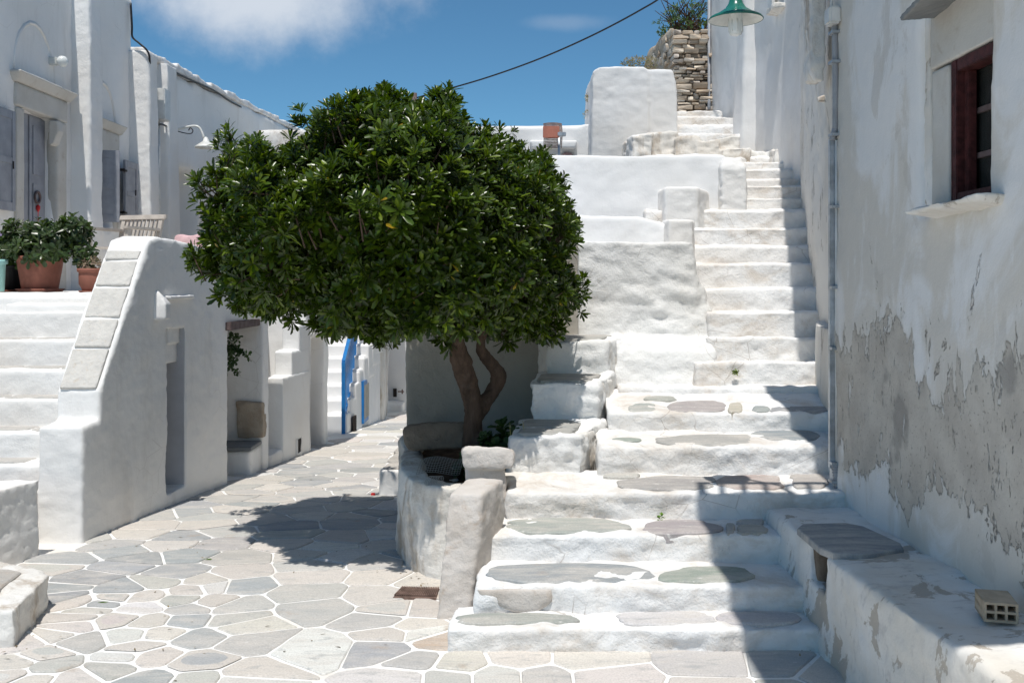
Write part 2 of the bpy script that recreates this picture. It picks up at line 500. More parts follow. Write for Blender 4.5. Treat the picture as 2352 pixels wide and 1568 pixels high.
def peel_mat():
    """flaking limewash over grey cement render on the lane wall"""
    n = N('flaking_limewash')
    x, y, z = n.xyz()
    base = n.mix(n.ramp(n.noise(1.5, 7, 0.6, n.vec((1, 1.2, 0.8)), 0.6), 0.44, 0.56), (0.75, 0.74, 0.725), (0.64, 0.605, 0.55))
    base = n.mix(n.ramp(n.noise(6, 8, 0.7, n.vec((1, 1.5, 0.4))), 0.55, 0.72, 0, 0.6), base, (0.80, 0.79, 0.775))
    base = n.mix(n.ramp(n.noise(2.0, 8, 0.65, n.vec((1, 1.3, 0.7), (3, 7, 1)), 0.5), 0.60, 0.64, 0, 0.45), base, (0.52, 0.485, 0.435))
    streak = n.noise(2.6, 9, 0.68, n.vec((1, 1.15, 0.55)), 0.35)
    fine = n.noise(15, 6, 0.65, n.vec((1, 1.3, 0.6)))
    j = n.math('ADD', n.math('MULTIPLY', n.math('SUBTRACT', streak, 0.5), 1.75), n.math('MULTIPLY', n.math('SUBTRACT', fine, 0.5), 0.32))
    up = n.ramp(n.math('ADD', z, j), 1.30, 1.312, 1, 0)
    streak2 = n.noise(2.3, 9, 0.66, n.vec((1, 1.2, 0.7), (5, 3, 9)), 0.35)
    j2 = n.math('ADD', n.math('MULTIPLY', n.math('SUBTRACT', streak2, 0.5), 1.25), n.math('MULTIPLY', n.math('SUBTRACT', fine, 0.5), 0.3))
    lo = n.ramp(n.math('ADD', z, j2), 0.66, 0.672, 0, 1)
    mask = n.math('MULTIPLY', up, lo)
    worn = n.math('MULTIPLY', n.ramp(n.noise(3.1, 9, 0.7, n.vec((1, 1.1, 0.7), (1, 8, 4)), 0.4), 0.635, 0.65), n.ramp(z, 1.95, 1.2))
    mask = n.math('MAXIMUM', mask, worn)
    edge = n.math('MULTIPLY', n.ramp(n.math('ADD', z, j), 1.30, 1.42, 1, 0), n.ramp(n.math('ADD', z, j2), 0.58, 0.672, 0, 1))
    base = n.mix(n.math('MULTIPLY', edge, 0.55), base, (0.60, 0.57, 0.52))
    specks = n.ramp(n.noise(11, 7, 0.7, n.vec((1, 1.6, 0.5), (8, 2, 2))), 0.605, 0.625)
    mask = n.math('MULTIPLY', mask, n.math('SUBTRACT', 1.0, specks))
    cem = n.mix(n.ramp(n.noise(5, 8, 0.65), 0.35, 0.65), (0.56, 0.52, 0.46), (0.46, 0.42, 0.37))
    cem = n.mix(n.ramp(n.noise(60, 3), 0.6, 0.75, 0, 0.6), cem, (0.14, 0.13, 0.12))
    cem = n.mix(n.ramp(n.noise(3, 6), 0.62, 0.7, 0, 0.5), cem, (0.2, 0.19, 0.18))
    col = n.mix(mask, base, cem)
    nb = n.bump(n.math('SUBTRACT', 1.0, mask), 1.0, 0.02)
    nb = n.bump(n.noise(9, 9, 0.6), 0.18, 0.03, nb)
    nb = n.bump(n.noise(90, 4), 0.25, 0.004, nb)
    return n.done(col, 0.93, nb, 0.12)
M['peel'] = peel_mat()
def bench_mat():
    n = N('worn_bench_limewash')
    base = n.mix(n.ramp(n.noise(1.7, 6), 0.4, 0.65), (0.76, 0.745, 0.715), (0.66, 0.62, 0.555))
    p = n.ramp(n.noise(3.6, 8, 0.68, n.vec((1, 1, 0.7)), 0.5), 0.565, 0.585, 0, 0.85)
    col = n.mix(p, base, (0.42, 0.37, 0.31))
    col = n.mix(n.ramp(n.noise(8, 9, 0.7, n.vec((1, 2, 1))), 0.53, 0.70, 0, 0.55), col, (0.42, 0.40, 0.39))
    nb = n.bump(n.math('SUBTRACT', 1.0, p), 0.4, 0.008)
    nb = n.bump(n.noise(10, 9, 0.65), 0.4, 0.02, nb)
    return n.done(col, 0.92, nb, 0.15)
M['bench'] = bench_mat()
def strip_mat():
    n = N('flaking_limewash_pale')
    base = n.mix(n.ramp(n.noise(1.5, 6, 0.6, n.vec((1, 1, 0.5))), 0.4, 0.65), (0.68, 0.66, 0.62), (0.60, 0.565, 0.51))
    p = n.ramp(n.noise(4.2, 8, 0.62, n.vec((1.4, 1.4, 0.45)), 0.4), 0.60, 0.615, 0, 0.9)
    col = n.mix(p, base, (0.38, 0.35, 0.32))
    nb = n.bump(n.math('SUBTRACT', 1.0, p), 0.5, 0.01)
    nb = n.bump(n.noise(12, 9, 0.65, n.vec((1, 1, 0.5))), 0.4, 0.02, nb)
    return n.done(col, 0.92, nb, 0.15)
M['strip'] = strip_mat()
def grout_mat():
    n = N('whitened_mortar')
    col = n.mix(n.ramp(n.noise(2.4, 7, 0.6), 0.5, 0.7), (0.80, 0.79, 0.765), (0.70, 0.665, 0.61))
    col = n.mix(n.ramp(n.noise(9, 8, 0.7), 0.62, 0.75, 0, 0.45), col, (0.55, 0.48, 0.40))
    return n.done(col, 0.92, n.bump(n.noise(24, 8, 0.65), 0.4, 0.012), 0.15)
M['grout'] = grout_mat()
M['earth'] = flat('pale_dry_earth', (0.34, 0.30, 0.24), 1.0, 0.05, var=0.25, scale=0.5)

# ================================================================ THE SETTING
# wide ground far below and round the village
gd = solid('ground', box(-900, 900, -900, 1400, -2.2, -1.9), M['earth']); gd["kind"] = "structure"

def XL(Y): return -3.169 + 0.08 * Y          # street face of the houses on the lane's west side

def make_street():
    xs = np.linspace(-6, 3.4, 120); ys = np.concatenate([np.linspace(-4, 8, 130), np.linspace(8.1, 26, 110)])
    V = []; 
    nz = fbm(np.array([(x * 1.5, y * 1.5, 0.0) for y in ys for x in xs]), 2)
    k = 0
    for y in ys:
        for x in xs:
            V.append((x, y, zg(y) + 0.002 * nz[k])); k += 1
    nx = len(xs)
    Fc = [[j * nx + i, j * nx + i + 1, (j + 1) * nx + i + 1, (j + 1) * nx + i] for j in range(len(ys) - 1) for i in range(nx - 1)]
    me = bpy.data.meshes.new("m"); me.from_pydata(V, [], Fc); me.update()
    o = link('street_pavement', me, M['grout'], None, True); o["kind"] = "structure"
    return o
street = make_street()

TINTS = {'B': (0.37, 0.38, 0.38), 'G': (0.495, 0.48, 0.45), 'E': (0.61, 0.565, 0.51), 'W': (0.68, 0.66, 0.63), 'P': (0.60, 0.55, 0.515), 'O': (0.55, 0.45, 0.35)}
z4 = """1100 370 B;1750 390 B;650 440 B;1230 440 B;480 520 G;1100 495 B;1650 560 B;760 610 B;1450 645 G;560 705 B;540 780 B;1140 705 B;1900 620 E;2150 560 E;1000 300 G;1600 300 E;2000 300 G;1250 205 E;1700 230 B;2050 180 G;1400 130 E;700 835 E;1050 785 G;1330 775 E;1750 720 E;1980 690 W;2200 680 B;900 850 B;1650 810 G;1300 880 W;1950 830 E;1760 890 G;2150 870 G;800 905 E;700 965 E;1080 990 P;640 1060 P;1380 1010 E;2150 990 G;1700 1000 B;1180 1130 W;1470 1110 E;750 1200 G;420 1310 G;1850 1160 B;2230 1050 E;1250 1250 E;1130 1340 W;1380 1330 E;1000 1440 G;440 1420 G;80 1500 W;140 1400 E;1850 1380 B;2280 1480 E;2260 1200 G;680 1530 E;1350 1560 B;300 1550 E;1800 1560 G;2200 1560 W;230 1190 E;480 1130 E;600 290 E;820 250 G"""
z7 = """100 600 E;400 640 E;60 760 E;200 900 G;450 900 E;80 1000 G;350 1050 E;180 1120 E;420 1120 W;560 1180 O;100 1270 B;380 1370 G;780 1400 E;1350 1350 E;1950 1360 E;230 1540 W;680 1530 G;1150 1520 W;1560 1520 G;2100 1520 P"""
seeds = []
for s_ in z4.split(';'):
    a, b, c = s_.split(); p = onstreet(float(a) / 4, 1176 + float(b) / 4); seeds.append((p.x, p.y, c))
for s_ in z7.split(';'):
    a, b, c = s_.split(); p = onstreet(857.5 + float(a) / 4, 1176 + float(b) / 4); seeds.append((p.x, p.y, c))
for a, b, c in ((250, 1440, 'G'), (640, 1460, 'B'), (980, 1540, 'E'), (330, 1640, 'P'), (760, 1620, 'G')):
    p = onstreet(1568 + a / 3, 1045 + b / 3); seeds.append((p.x, p.y, c))
hand = [(a, b) for a, b, c in seeds]
yy = 2.6
row = 0
while yy < 19.5:
    step = 0.30 if yy < 9 else 0.36 + 0.02 * (yy - 9)
    xx = -4.4 + random.random() * 0.3
    while xx < 2.6:
        x_, y_ = xx + random.uniform(-.1, .1), yy + random.uniform(-.11, .11)
        if all((x_ - a) ** 2 + (y_ - b) ** 2 > 0.068 for a, b in hand):
            seeds.append((x_, y_, random.choice('BBGGGEEEWPG')))
        xx += step * random.uniform(1.0, 1.5)
    yy += step * 0.92; row += 1

def clip(poly, nx, ny, d):
    out = []
    for i in range(len(poly)):
        a, b = poly[i], poly[(i + 1) % len(poly)]
        da, db = a[0] * nx + a[1] * ny - d, b[0] * nx + b[1] * ny - d
        if da <= 0: out.append(a)
        if (da < 0 < db) or (db < 0 < da):
            t = da / (da - db); out.append((a[0] + (b[0] - a[0]) * t, a[1] + (b[1] - a[1]) * t))
    return out
def chaikin(poly, q=0.22):
    out = []
    for i in range(len(poly)):
        a, b = poly[i], poly[(i + 1) % len(poly)]
        out += [(a[0] + (b[0] - a[0]) * q, a[1] + (b[1] - a[1]) * q), (a[0] + (b[0] - a[0]) * (1 - q), a[1] + (b[1] - a[1]) * (1 - q))]
    return out
def tint_rings(me, n, outer, inner):
    a = me.color_attributes.new("tint", 'FLOAT_COLOR', 'POINT')
    c = np.empty((len(me.vertices), 4)); c[:] = (*outer, 1); c[n * 3:] = (*inner, 1)
    a.data.foreach_set("color", c.ravel())
def two_tone_mesh(poly, core, zfun, lift, thick=0.03, edge=0.005):
    n = len(poly); cx = sum(p[0] for p in core) / n; cy = sum(p[1] for p in core) / n
    V = []
    for x, y in poly:
        dx, dy = cx - x, cy - y; L = math.hypot(dx, dy) or 1
        V.append((x + dx / L * edge, y + dy / L * edge, zfun(x, y) + lift))
    for x, y in poly: V.append((x, y, zfun(x, y) + lift - edge * 0.8))
    for k, (x, y) in enumerate(core):
        V.append((x + (poly[k][0] - x) * .12, y + (poly[k][1] - y) * .12, zfun(x, y) + lift + .0005))
    for x, y in core: V.append((x, y, zfun(x, y) + lift + .0015))
    V.append((cx, cy, zfun(cx, cy) + lift + 0.002))
    Fc = [[3 * n + i, 3 * n + (i + 1) % n, 4 * n] for i in range(n)]
    for a, b in ((2, 3), (0, 2), (1, 0)):
        Fc += [[a * n + i, a * n + (i + 1) % n, b * n + (i + 1) % n, b * n + i] for i in range(n)]
    me = bpy.data.meshes.new("m"); me.from_pydata(V, [], Fc); me.update()
    return me
def slab_mesh(poly, zfun, lift=0.006, thick=0.03, edge=0.006):
    n = len(poly); cx = sum(p[0] for p in poly) / n; cy = sum(p[1] for p in poly) / n
    V = []
    for x, y in poly:
        dx, dy = cx - x, cy - y; L = math.hypot(dx, dy) or 1
        V.append((x + dx / L * edge, y + dy / L * edge, zfun(x, y) + lift))
    for x, y in poly: V.append((x, y, zfun(x, y) + lift - edge * 0.8))
    for x, y in poly: V.append((x, y, zfun(x, y) + lift - thick))
    V.append((cx, cy, zfun(cx, cy) + lift + 0.002))
    Fc = [[i, (i + 1) % n, 3 * n] for i in range(n)]
    for k in (0, 1):
        Fc += [[(k + 1) * n + i, (k + 1) * n + (i + 1) % n, k * n + (i + 1) % n, k * n + i] for i in range(n)]
    me = bpy.data.meshes.new("m"); me.from_pydata(V, [], Fc); me.update()
    return me
def street_ok(x, y):
    if y < 4.35: return x < 1.7
    if y < 5.4: return x < -0.1
    if y < 7.5: return x < -0.5
    return x < -0.75
def street_left(y):
    if y < 5.0: return -3.2
    if y < 6.1: return -2.95
    if y < 6.3: return -2.75
    return XL(y) - 0.15
arr = np.array([(a, b) for a, b, c in seeds])
cnt = 0
for i, (sx, sy, tc) in enumerate(seeds):
    if not street_ok(sx, sy) or sx < street_left(sy): continue
    py = HOR + (EYE - zg(sy)) * F / sy; px = CX + sx * F / sy
    if px < -120 or py > 1680: continue
    poly = [(sx - 1, sy - 1), (sx + 1, sy - 1), (sx + 1, sy + 1), (sx - 1, sy + 1)]
    d2 = ((arr - arr[i]) ** 2).sum(1)
    g = random.choice((0.005, 0.0065, 0.009)) if sy < 9 else 0.012
    for j in np.argsort(d2)[1:26]:
        qx, qy = arr[j]; L = math.hypot(qx - sx, qy - sy)
        nx, ny = (qx - sx) / L, (qy - sy) / L
        poly = clip(poly, nx, ny, nx * (sx + qx) / 2 + ny * (sy + qy) / 2 - g * (0.8 + 1.3 * abs(ny)))
        if len(poly) < 3: break
    if len(poly) < 3: continue
    # split long edges so that outlines can wander, then ease the corners
    dense = []
    for k in range(len(poly)):
        a, b = poly[k], poly[(k + 1) % len(poly)]; m = max(1, int(math.hypot(b[0] - a[0], b[1] - a[1]) / 0.055))
        dense += [(a[0] + (b[0] - a[0]) * q / m, a[1] + (b[1] - a[1]) * q / m) for q in range(m)]
    poly = chaikin(dense, random.choice((0.14, 0.2, 0.25)))
    ph = random.random() * 50
    nn = fbm(np.array([(x * 7 + ph, y * 7, ph) for x, y in poly]), 2)
    poly = [(x + (sx - x) * 0.035 * nn[k], y + (sy - y) * 0.035 * nn[k]) for k, (x, y) in enumerate(poly)]
    c = TINTS[tc]; v = random.uniform(0.9, 1.1); c = [q * v * random.uniform(.98, 1.02) for q in c]
    lift_ = 0.006 + random.random() * 0.003
    if random.random() < (0.16 if tc in 'BGP' else 0.05) and sy < 12 and not (tc == 'B' and sy > 4.95):
        core = np.array(poly); cen = core.mean(0)
        for _ in range(len(poly) // 2): core = (core + np.roll(core, 1, 0) + np.roll(core, -1, 0)) / 3
        f_ = random.uniform(.8, .98)
        core = cen + (core - cen) * f_ * np.array([1.0, random.uniform(.75, 1)])[None]
        me = two_tone_mesh(poly, [tuple(q) for q in core], lambda x, y: zg(y), lift_)
        mo = random.uniform(.95, 1.05)
        tint_rings(me, len(poly), [0.60 * mo, 0.555 * mo, 0.50 * mo], c)
    else:
        me = slab_mesh(poly, lambda x, y: zg(y), lift=lift_)
        tint_attr(me, c)
    link('flagstone', me, M['flag'], street)
    cnt += 1
print("flagstones", cnt)

# ---------------------------------------------------------------- the broad stepped lane on the right
YF = [4.315, 4.537, 4.951, 5.297, 5.72, 6.2, 6.75, 6.95, 7.25, 7.55, 7.88, 8.2, 8.5, 8.8, 9.1, 9.45, 9.8, 10.2, 10.6, 11.0, 11.4, 11.8, 13.2]
NOSE = [1444, 1345, 1229, 1132, 1027, 949, 889, 830, 774, 715, 661, 605, 565, 524, 482, 456, 428, 411, 390, 374, 360]
BACK = [1405, 1287, 1191, 1087, 988, 902, 884, 828, 773, 714, 660, 604, 564.5, 523.5, 481.5, 455.5, 427.5, 410.5, 389.5, 373.5, 352]
def step_xl(i):
    Y = YF[i]
    t = [-0.285, -0.17, -0.115, -0.03]
    if i < 4: return t[i]
    if Y < 7.6: return {4: 0.50, 5: 0.60, 6: 0.73, 7: 1.28, 8: 1.42, 9: 1.48}[i]
    return 0.9 + 0.2 * (Y - 7.5)
stairs = thing('stone_staircase', 'broad whitewashed stone staircase climbing the hill beside the flaking wall', 'stairs', (0.6, 4.3, 0))
STEP = []
steps = []
for i in range(21):
    y0, y1 = YF[i], YF[i + 1]
    zf, zk = ZatY(NOSE[i], y0), ZatY(BACK[i], y1)
    xl = step_xl(i); xr = 1.5 if i < 3 else (2.1 if i < 6 else 3.3)
    zb = (ZatY(BACK[i - 1], y0) if i else 0) - 0.14
    STEP.append((y0, zf, y1, zk))
    g = [slabbox(y0, y1 + 0.12, xl, xr, xl + 0.02, xr, zb, zf, zk + (zk - zf) * 0.12 / (y1 - y0) - 0.004)]
    # foot fillet where the lime has built up against the riser below
    o = plaster('step', g, M['white_step'], stairs, vox=0.016 if i < 9 else 0.025, amp=0.009, freq=2.6, fine=0.009, ffreq=9, cell=0.02, cfreq=(3.4, 2.5, 8), smooth_it=1, seed=i)
    steps.append(o)
def tread_point(i, x, y):
    y0, zf, y1, zk = STEP[i]
    m = (zk - zf) / (y1 - y0)
    # EYE+(HOR-y)Y/F = zf + m(Y-y0)
    Y = (zf - m * y0 - EYE) / ((HOR - y) / F - m)
    return Vector(((x - CX) * Y / F, Y, zf + m * (Y - y0)))
def tread_slab(i, x0, x1, ya, yb, col, sq=2.6, lift=0.010):
    pts = []
    n = 26
    ph = random.random() * 60
    for k in range(n):
        th = 2 * math.pi * k / n
        c, s = math.cos(th), math.sin(th)
        r = (abs(c) ** sq + abs(s) ** sq) ** (-1 / sq)
        w = 1 + 0.20 * float(fbm(np.array([[c * 1.5 + ph, s * 1.5, ph]]), 3)[0])
        x = (x0 + x1) / 2 + (x1 - x0) / 2 * c * r * w
        y = (ya + yb) / 2 - (yb - ya) / 2 * s * r * w
        p = tread_point(i, x, y); pts.append((p.x, p.y))
    y0, zf, y1, zk = STEP[i]; m = (zk - zf) / (y1 - y0)
    me = slab_mesh(pts, lambda x, y: zf + m * (y - y0), lift=lift, thick=0.05, edge=0.008)
    tint_attr(me, [q * random.uniform(.93, 1.07) for q in col])
    link('paving_slab', me, M['flag'], steps[i])
gb = (0.31, 0.335, 0.335); gg = (0.36, 0.36, 0.34); be = (0.5, 0.45, 0.40); dk = (0.26, 0.29, 0.30); pw = (0.62, 0.58, 0.54)
tread_slab(0, 1062, 1330, 1411, 1435, gb, 2.4)
tread_slab(0, 1425, 1640, 1409, 1436, pw, 4)
tread_slab(0, 1655, 1832, 1408, 1436, (0.55, 0.51, 0.48), 5)
tread_slab(1, 1127, 1492, 1299, 1341, gb, 2.6)
tread_slab(1, 1523, 1730, 1304, 1341, (0.27, 0.31, 0.30), 2.3)
tread_slab(2, 1170, 1437, 1193, 1226, gg, 2.4)
tread_slab(2, 1480, 1655, 1197, 1228, gg, 2.3)
tread_slab(2, 1668, 1688, 1205, 1228, be, 4)
tread_slab(2, 1694, 1762, 1209, 1228, be, 5)
tread_slab(2, 1694, 1750, 1195, 1205, be, 5)
tread_slab(3, 1424, 1640, 1096, 1126, gg, 2.6)
tread_slab(3, 1655, 1800, 1093, 1124, (0.42, 0.38, 0.35), 3.5)
tread_slab(3, 1815, 1900, 1091, 1122, (0.42, 0.38, 0.35), 3.5)
tread_slab(3, 1390, 1470, 1089, 1098, be, 2.3)
tread_slab(4, 1515, 1728, 1000, 1024, (0.38, 0.375, 0.36), 2.6)
tread_slab(4, 1733, 1880, 990, 1012, dk, 2.3)
tread_slab(4, 1405, 1473, 1007, 1015, gb, 2)
tread_slab(5, 1446, 1509, 929, 947, gg, 2.6)
tread_slab(5, 1531, 1668, 921, 948, (0.42, 0.385, 0.34), 2.4)
tread_slab(5, 1672, 1705, 926, 948, be, 3)
tread_slab(5, 1727, 1766, 935, 946, dk, 3)
tread_slab(5, 1772, 1905, 936, 947, dk, 4)
tread_slab(5, 1482, 1556, 912, 921, gg, 2.2)

# exposed stone in the riser of the second step
o = plaster('riser_stone', hull([P(1096, 1352, 4.53), P(1268, 1352, 4.53), P(1270, 1380, 4.525), P(1235, 1403, 4.525), P(1180, 1405, 4.525), P(1100, 1372, 4.53),
                              P(1096, 1352, 4.62), P(1268, 1352, 4.62), P(1235, 1403, 4.62), P(1100, 1375, 4.62)]), M['marble'], steps[1], vox=0.012, amp=0.004, freq=9)

# ---------------------------------------------------------------- stepped parapet between planter and stairs
par = thing('stepped_parapet', 'whitewashed parapet of three stepped blocks climbing between tree planter and stairs', 'wall', (0.2, 5.75, 0.4))
A = plaster('parapet_block', [slabbox(5.76, 6.4, -0.02, 0.40, 0.05, 0.60, 0.25, 0.715, 0.735)], M['white_rough'], par, vox=0.016, amp=0.014, freq=4, fine=0.013, ffreq=10, cell=0.04, cfreq=(6, 6, 11), smooth_it=1, seed=3)
B = plaster('parapet_block', [slabbox(6.3, 7.0, 0.12, 0.545, 0.2, 0.74, 0.4, 0.966, 0.975)], M['white_rough'], par, vox=0.016, amp=0.016, freq=4, fine=0.014, ffreq=10, cell=0.055, cfreq=(6, 6, 13), smooth_it=1, seed=5)
Cc = plaster('parapet_block', [slabbox(6.86, 7.65, 0.235, 0.66, 0.2, 0.90, 0.6, 1.20, 1.20)], M['white_rough'], par, vox=0.018, amp=0.012, freq=4, fine=0.008, ffreq=10, cell=0.02, cfreq=(5, 5, 11), smooth_it=2, seed=8)
def weathered(parent, y0, y1, x0, x1, zb, zt, sd):
    plaster('weathered_face', [hull([(x0 - .05, y0 + .02, zb), (x0 + .008, y0 + .02, zb), (x1 - .05, y1, zb), (x1 + .008, y1, zb), (x0 - .05, y0 + .03, zt), (x0 - .002, y0 + .03, zt), (x1 - .05, y1, zt), (x1 - .002, y1, zt)])], M['white_stained'], parent, vox=0.014, amp=0.008, freq=5, fine=0.007, ffreq=12, smooth_it=1, seed=sd)
weathered(A, 5.77, 6.4, 0.405, 0.605, 0.45, 0.70, 2)
weathered(B, 6.31, 7.0, 0.55, 0.745, 0.6, 0.95, 4)
weathered(Cc, 6.87, 7.65, 0.665, 0.905, 0.75, 1.19, 6)
def plane_slab(parent, quad, z, col, lift=0.012, name='coping_slab'):
    pts = chaikin([(p[0], p[1]) for p in quad], 0.1)
    me = slab_mesh(pts, lambda x, y: z(x, y) if callable(z) else z, lift=lift, thick=0.05, edge=0.008)
    tint_attr(me, col); return link(name, me, M['flag'], parent)
zA = lambda x, y: 0.715 + (y - 5.76) * 0.02 / 0.64
plane_slab(A, [(0.03, 5.79), (0.33, 5.79), (0.385, 5.97), (0.05, 5.97)], zA, (0.40, 0.395, 0.37))
plane_slab(A, [(0.05, 5.995), (0.39, 5.995), (0.46, 6.27), (0.08, 6.27)], zA, (0.40, 0.395, 0.37))
plane_slab(B, [(0.15, 6.35), (0.49, 6.35), (0.62, 6.84), (0.2, 6.84)], 0.968, (0.38, 0.37, 0.34))
plane_slab(Cc, [(0.27, 6.92), (0.60, 6.92), (0.76, 7.5), (0.27, 7.5)], 1.20, (0.42, 0.41, 0.38))

# ---------------------------------------------------------------- terrace walls behind the tree
tw = thing('lower_terrace_wall', 'roughest and lowest whitewashed terrace wall behind the tree, ending at the stairs', 'wall', (0.4, 7.6, 0))
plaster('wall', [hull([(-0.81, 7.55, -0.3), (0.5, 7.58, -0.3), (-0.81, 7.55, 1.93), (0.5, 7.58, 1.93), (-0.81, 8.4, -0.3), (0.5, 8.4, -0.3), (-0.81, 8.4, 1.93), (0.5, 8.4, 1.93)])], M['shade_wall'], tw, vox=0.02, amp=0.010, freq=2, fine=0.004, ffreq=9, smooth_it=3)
plaster('wall', [hull([(0.3, 7.62, -0.3), (1.50, 7.62, -0.3), (0.3, 7.62, 1.93), (1.385, 7.62, 1.915), (1.49, 7.7, 1.45), (0.3, 8.4, -0.3), (1.6, 8.4, -0.3), (0.3, 8.4, 1.93), (1.42, 8.4, 1.92)]),
                 hull([(1.2, 7.56, 0.6), (1.56, 7.56, 0.6), (1.2, 7.6, 1.33), (1.545, 7.6, 1.30), (1.47, 7.66, 1.48), (1.2, 8.1, 0.6), (1.62, 8.1, 0.6), (1.2, 8.1, 1.5), (1.56, 8.1, 1.46)]),
                 hull([(0.7, 7.02, 0.6), (1.46, 6.98, 0.6), (0.75, 7.1, 1.12), (1.46, 7.1, 1.10), (0.75, 7.16, 1.18), (1.44, 7.16, 1.16), (0.75, 7.66, 1.20), (1.5, 7.66, 1.19), (0.75, 7.66, 0.6), (1.55, 7.6, 0.6)])],
        M['white_rough'], tw, vox=0.017, amp=0.014, freq=2.2, fine=0.008, ffreq=9, cell=0.055, cfreq=(3.6, 3, 7.5), smooth_it=1)
tw = thing('middle_terrace_wall', 'smooth low white wall with rounded top, between roughest wall and tallest terrace wall', 'wall', (0.3, 8.35, 1.0))
plaster('wall', [hull([(-0.9, 8.36, 1.0), (1.34, 8.36, 1.0), (-0.9, 8.36, 2.185), (1.05, 8.36, 2.17), (1.34, 8.36, 2.09), (-0.9, 9.2, 1.0), (1.5, 9.2, 1.0), (-0.9, 9.2, 2.19), (1.5, 9.2, 2.12)])],
        M['white_clean'], tw, vox=0.025, amp=0.012, freq=2, fine=0.004, smooth_it=4)
plaster('end_block', [hull([(1.275, 8.2, 1.2), (1.49, 8.2, 1.2), (1.29, 8.2, 2.125), (1.49, 8.2, 2.125), (1.275, 8.5, 1.2), (1.56, 8.5, 1.2), (1.28, 8.5, 2.13), (1.56, 8.5, 2.13)])], M['white'], tw, vox=0.016, amp=0.006, freq=5, fine=0.004, smooth_it=2)
tw = thing('upper_terrace_wall', 'tallest smooth white terrace wall with a wavy top, ending in rounded block', 'wall', (0.5, 9.3, 1.5))
plaster('wall', [hull([(-1.0, 9.32, 1.2), (2.0, 9.32, 1.2), (-1.0, 9.32, 2.79), (2.0, 9.32, 2.80), (-1.0, 10.4, 1.2), (2.2, 10.4, 1.2), (-1.0, 10.4, 2.79), (2.2, 10.4, 2.80)])],
        M['white_clean'], tw, vox=0.03, amp=0.025, freq=1.6, fine=0.004, smooth_it=5)
plaster('end_block', [hull([(1.92, 9.16, 1.6), (2.17, 9.16, 1.6), (1.93, 9.18, 2.66), (2.16, 9.18, 2.66), (1.98, 9.25, 2.76), (2.12, 9.25, 2.76), (1.92, 9.9, 1.6), (2.3, 9.9, 1.6), (1.92, 9.9, 2.76), (2.3, 9.9, 2.76)])], M['white'], tw, vox=0.02, amp=0.012, freq=4, fine=0.008, smooth_it=4)
plaster('end_block', [hull([(1.368, 8.9, 1.5), (1.665, 8.9, 1.5), (1.37, 8.9, 2.462), (1.665, 8.9, 2.462), (1.37, 9.5, 1.5), (1.95, 9.5, 1.5), (1.37, 9.5, 2.47), (1.93, 9.5, 2.44)])], M['white'], tw, vox=0.018, amp=0.006, freq=4, fine=0.004, smooth_it=2)

# rubble bank and upper flight at the head of the stairs
bank = thing('rubble_bank', 'crumbling whitewashed rubble bank with grey bare streaks below the upper flight', 'wall', (1.9, 11.7, 2.8))
g = []
for (x0, x1, yt, Y) in ((1452, 1500, 306, 11.65), (1495, 1560, 302, 11.75), (1550, 1610, 312, 11.6), (1600, 1655, 320, 11.55), (1645, 1700, 312, 11.7), (1660, 1725, 338, 11.4), (1690, 1790, 346, 11.5), (1780, 1856, 338, 11.2)):
    g.append(hull([P(x0, yt + 4, Y), P(x1, yt, Y), P(x0, 420, Y - .06), P(x1, 420, Y - .06)] + [p + Vector((0, 1.2, 0)) for p in (P(x0, yt - 3, Y), P(x1, yt, Y), P(x0, 420, Y), P(x1, 420, Y))]))
plaster('rubble', g, M['white_stained'], bank, vox=0.02, amp=0.02, freq=3, fine=0.015, ffreq=8, cell=0.05, cfreq=(4, 4, 7), smooth_it=2)
up = thing('upper_flight', 'short upper flight of white steps leading to the bare stone wall', 'stairs', (2.2, 12.2, 3.0))
for k, (yt, Y, xl, xr) in enumerate(((306, 12.3, 1495, 1720), (285, 12.7, 1498, 1700), (268, 13.1, 1500, 1690), (255, 13.5, 1520, 1660))):
    plaster('step', [hull([P(xl, yt, Y), P(xr, yt, Y), P(xl, 420, Y), P(xr, 420, Y)] + [p + Vector((0, 1.0 if k < 3 else 2.0, 0)) for p in (P(xl, yt, Y), P(xr, yt, Y), P(xl, 420, Y), P(xr, 420, Y))])],
            M['white_step'], up, vox=0.03, amp=0.012, freq=3, fine=0.008, smooth_it=2, seed=k)

blk = thing('white_chimney_block', 'tall rounded white masonry block against the sky beside the bare stone wall', 'wall', (1.2, 12.6, 2.5))
plaster('body', [hull([P(1362, 163, 12.6), P(1378, 152, 12.6), P(1480, 151, 12.6), P(1488, 160, 12.6), P(1356, 420, 12.6), P(1492, 420, 12.6)] + [p + Vector((0, 1.3, 0)) for p in (P(1364, 158, 12.6), P(1488, 156, 12.6), P(1356, 420, 12.6), P(1492, 420, 12.6))]),
                 hull([P(1470, 158, 12.63), P(1546, 158, 12.63), P(1556, 190, 12.63), P(1470, 420, 12.63), P(1562, 420, 12.63)] + [p + Vector((0, 1.2, 0)) for p in (P(1470, 158, 12.63), P(1546, 158, 12.63), P(1470, 420, 12.63), P(1562, 420, 12.63))])],
        M['house_far'], blk, vox=0.025, amp=0.012, freq=1.3, fine=0.006, ffreq=7, smooth_it=3)

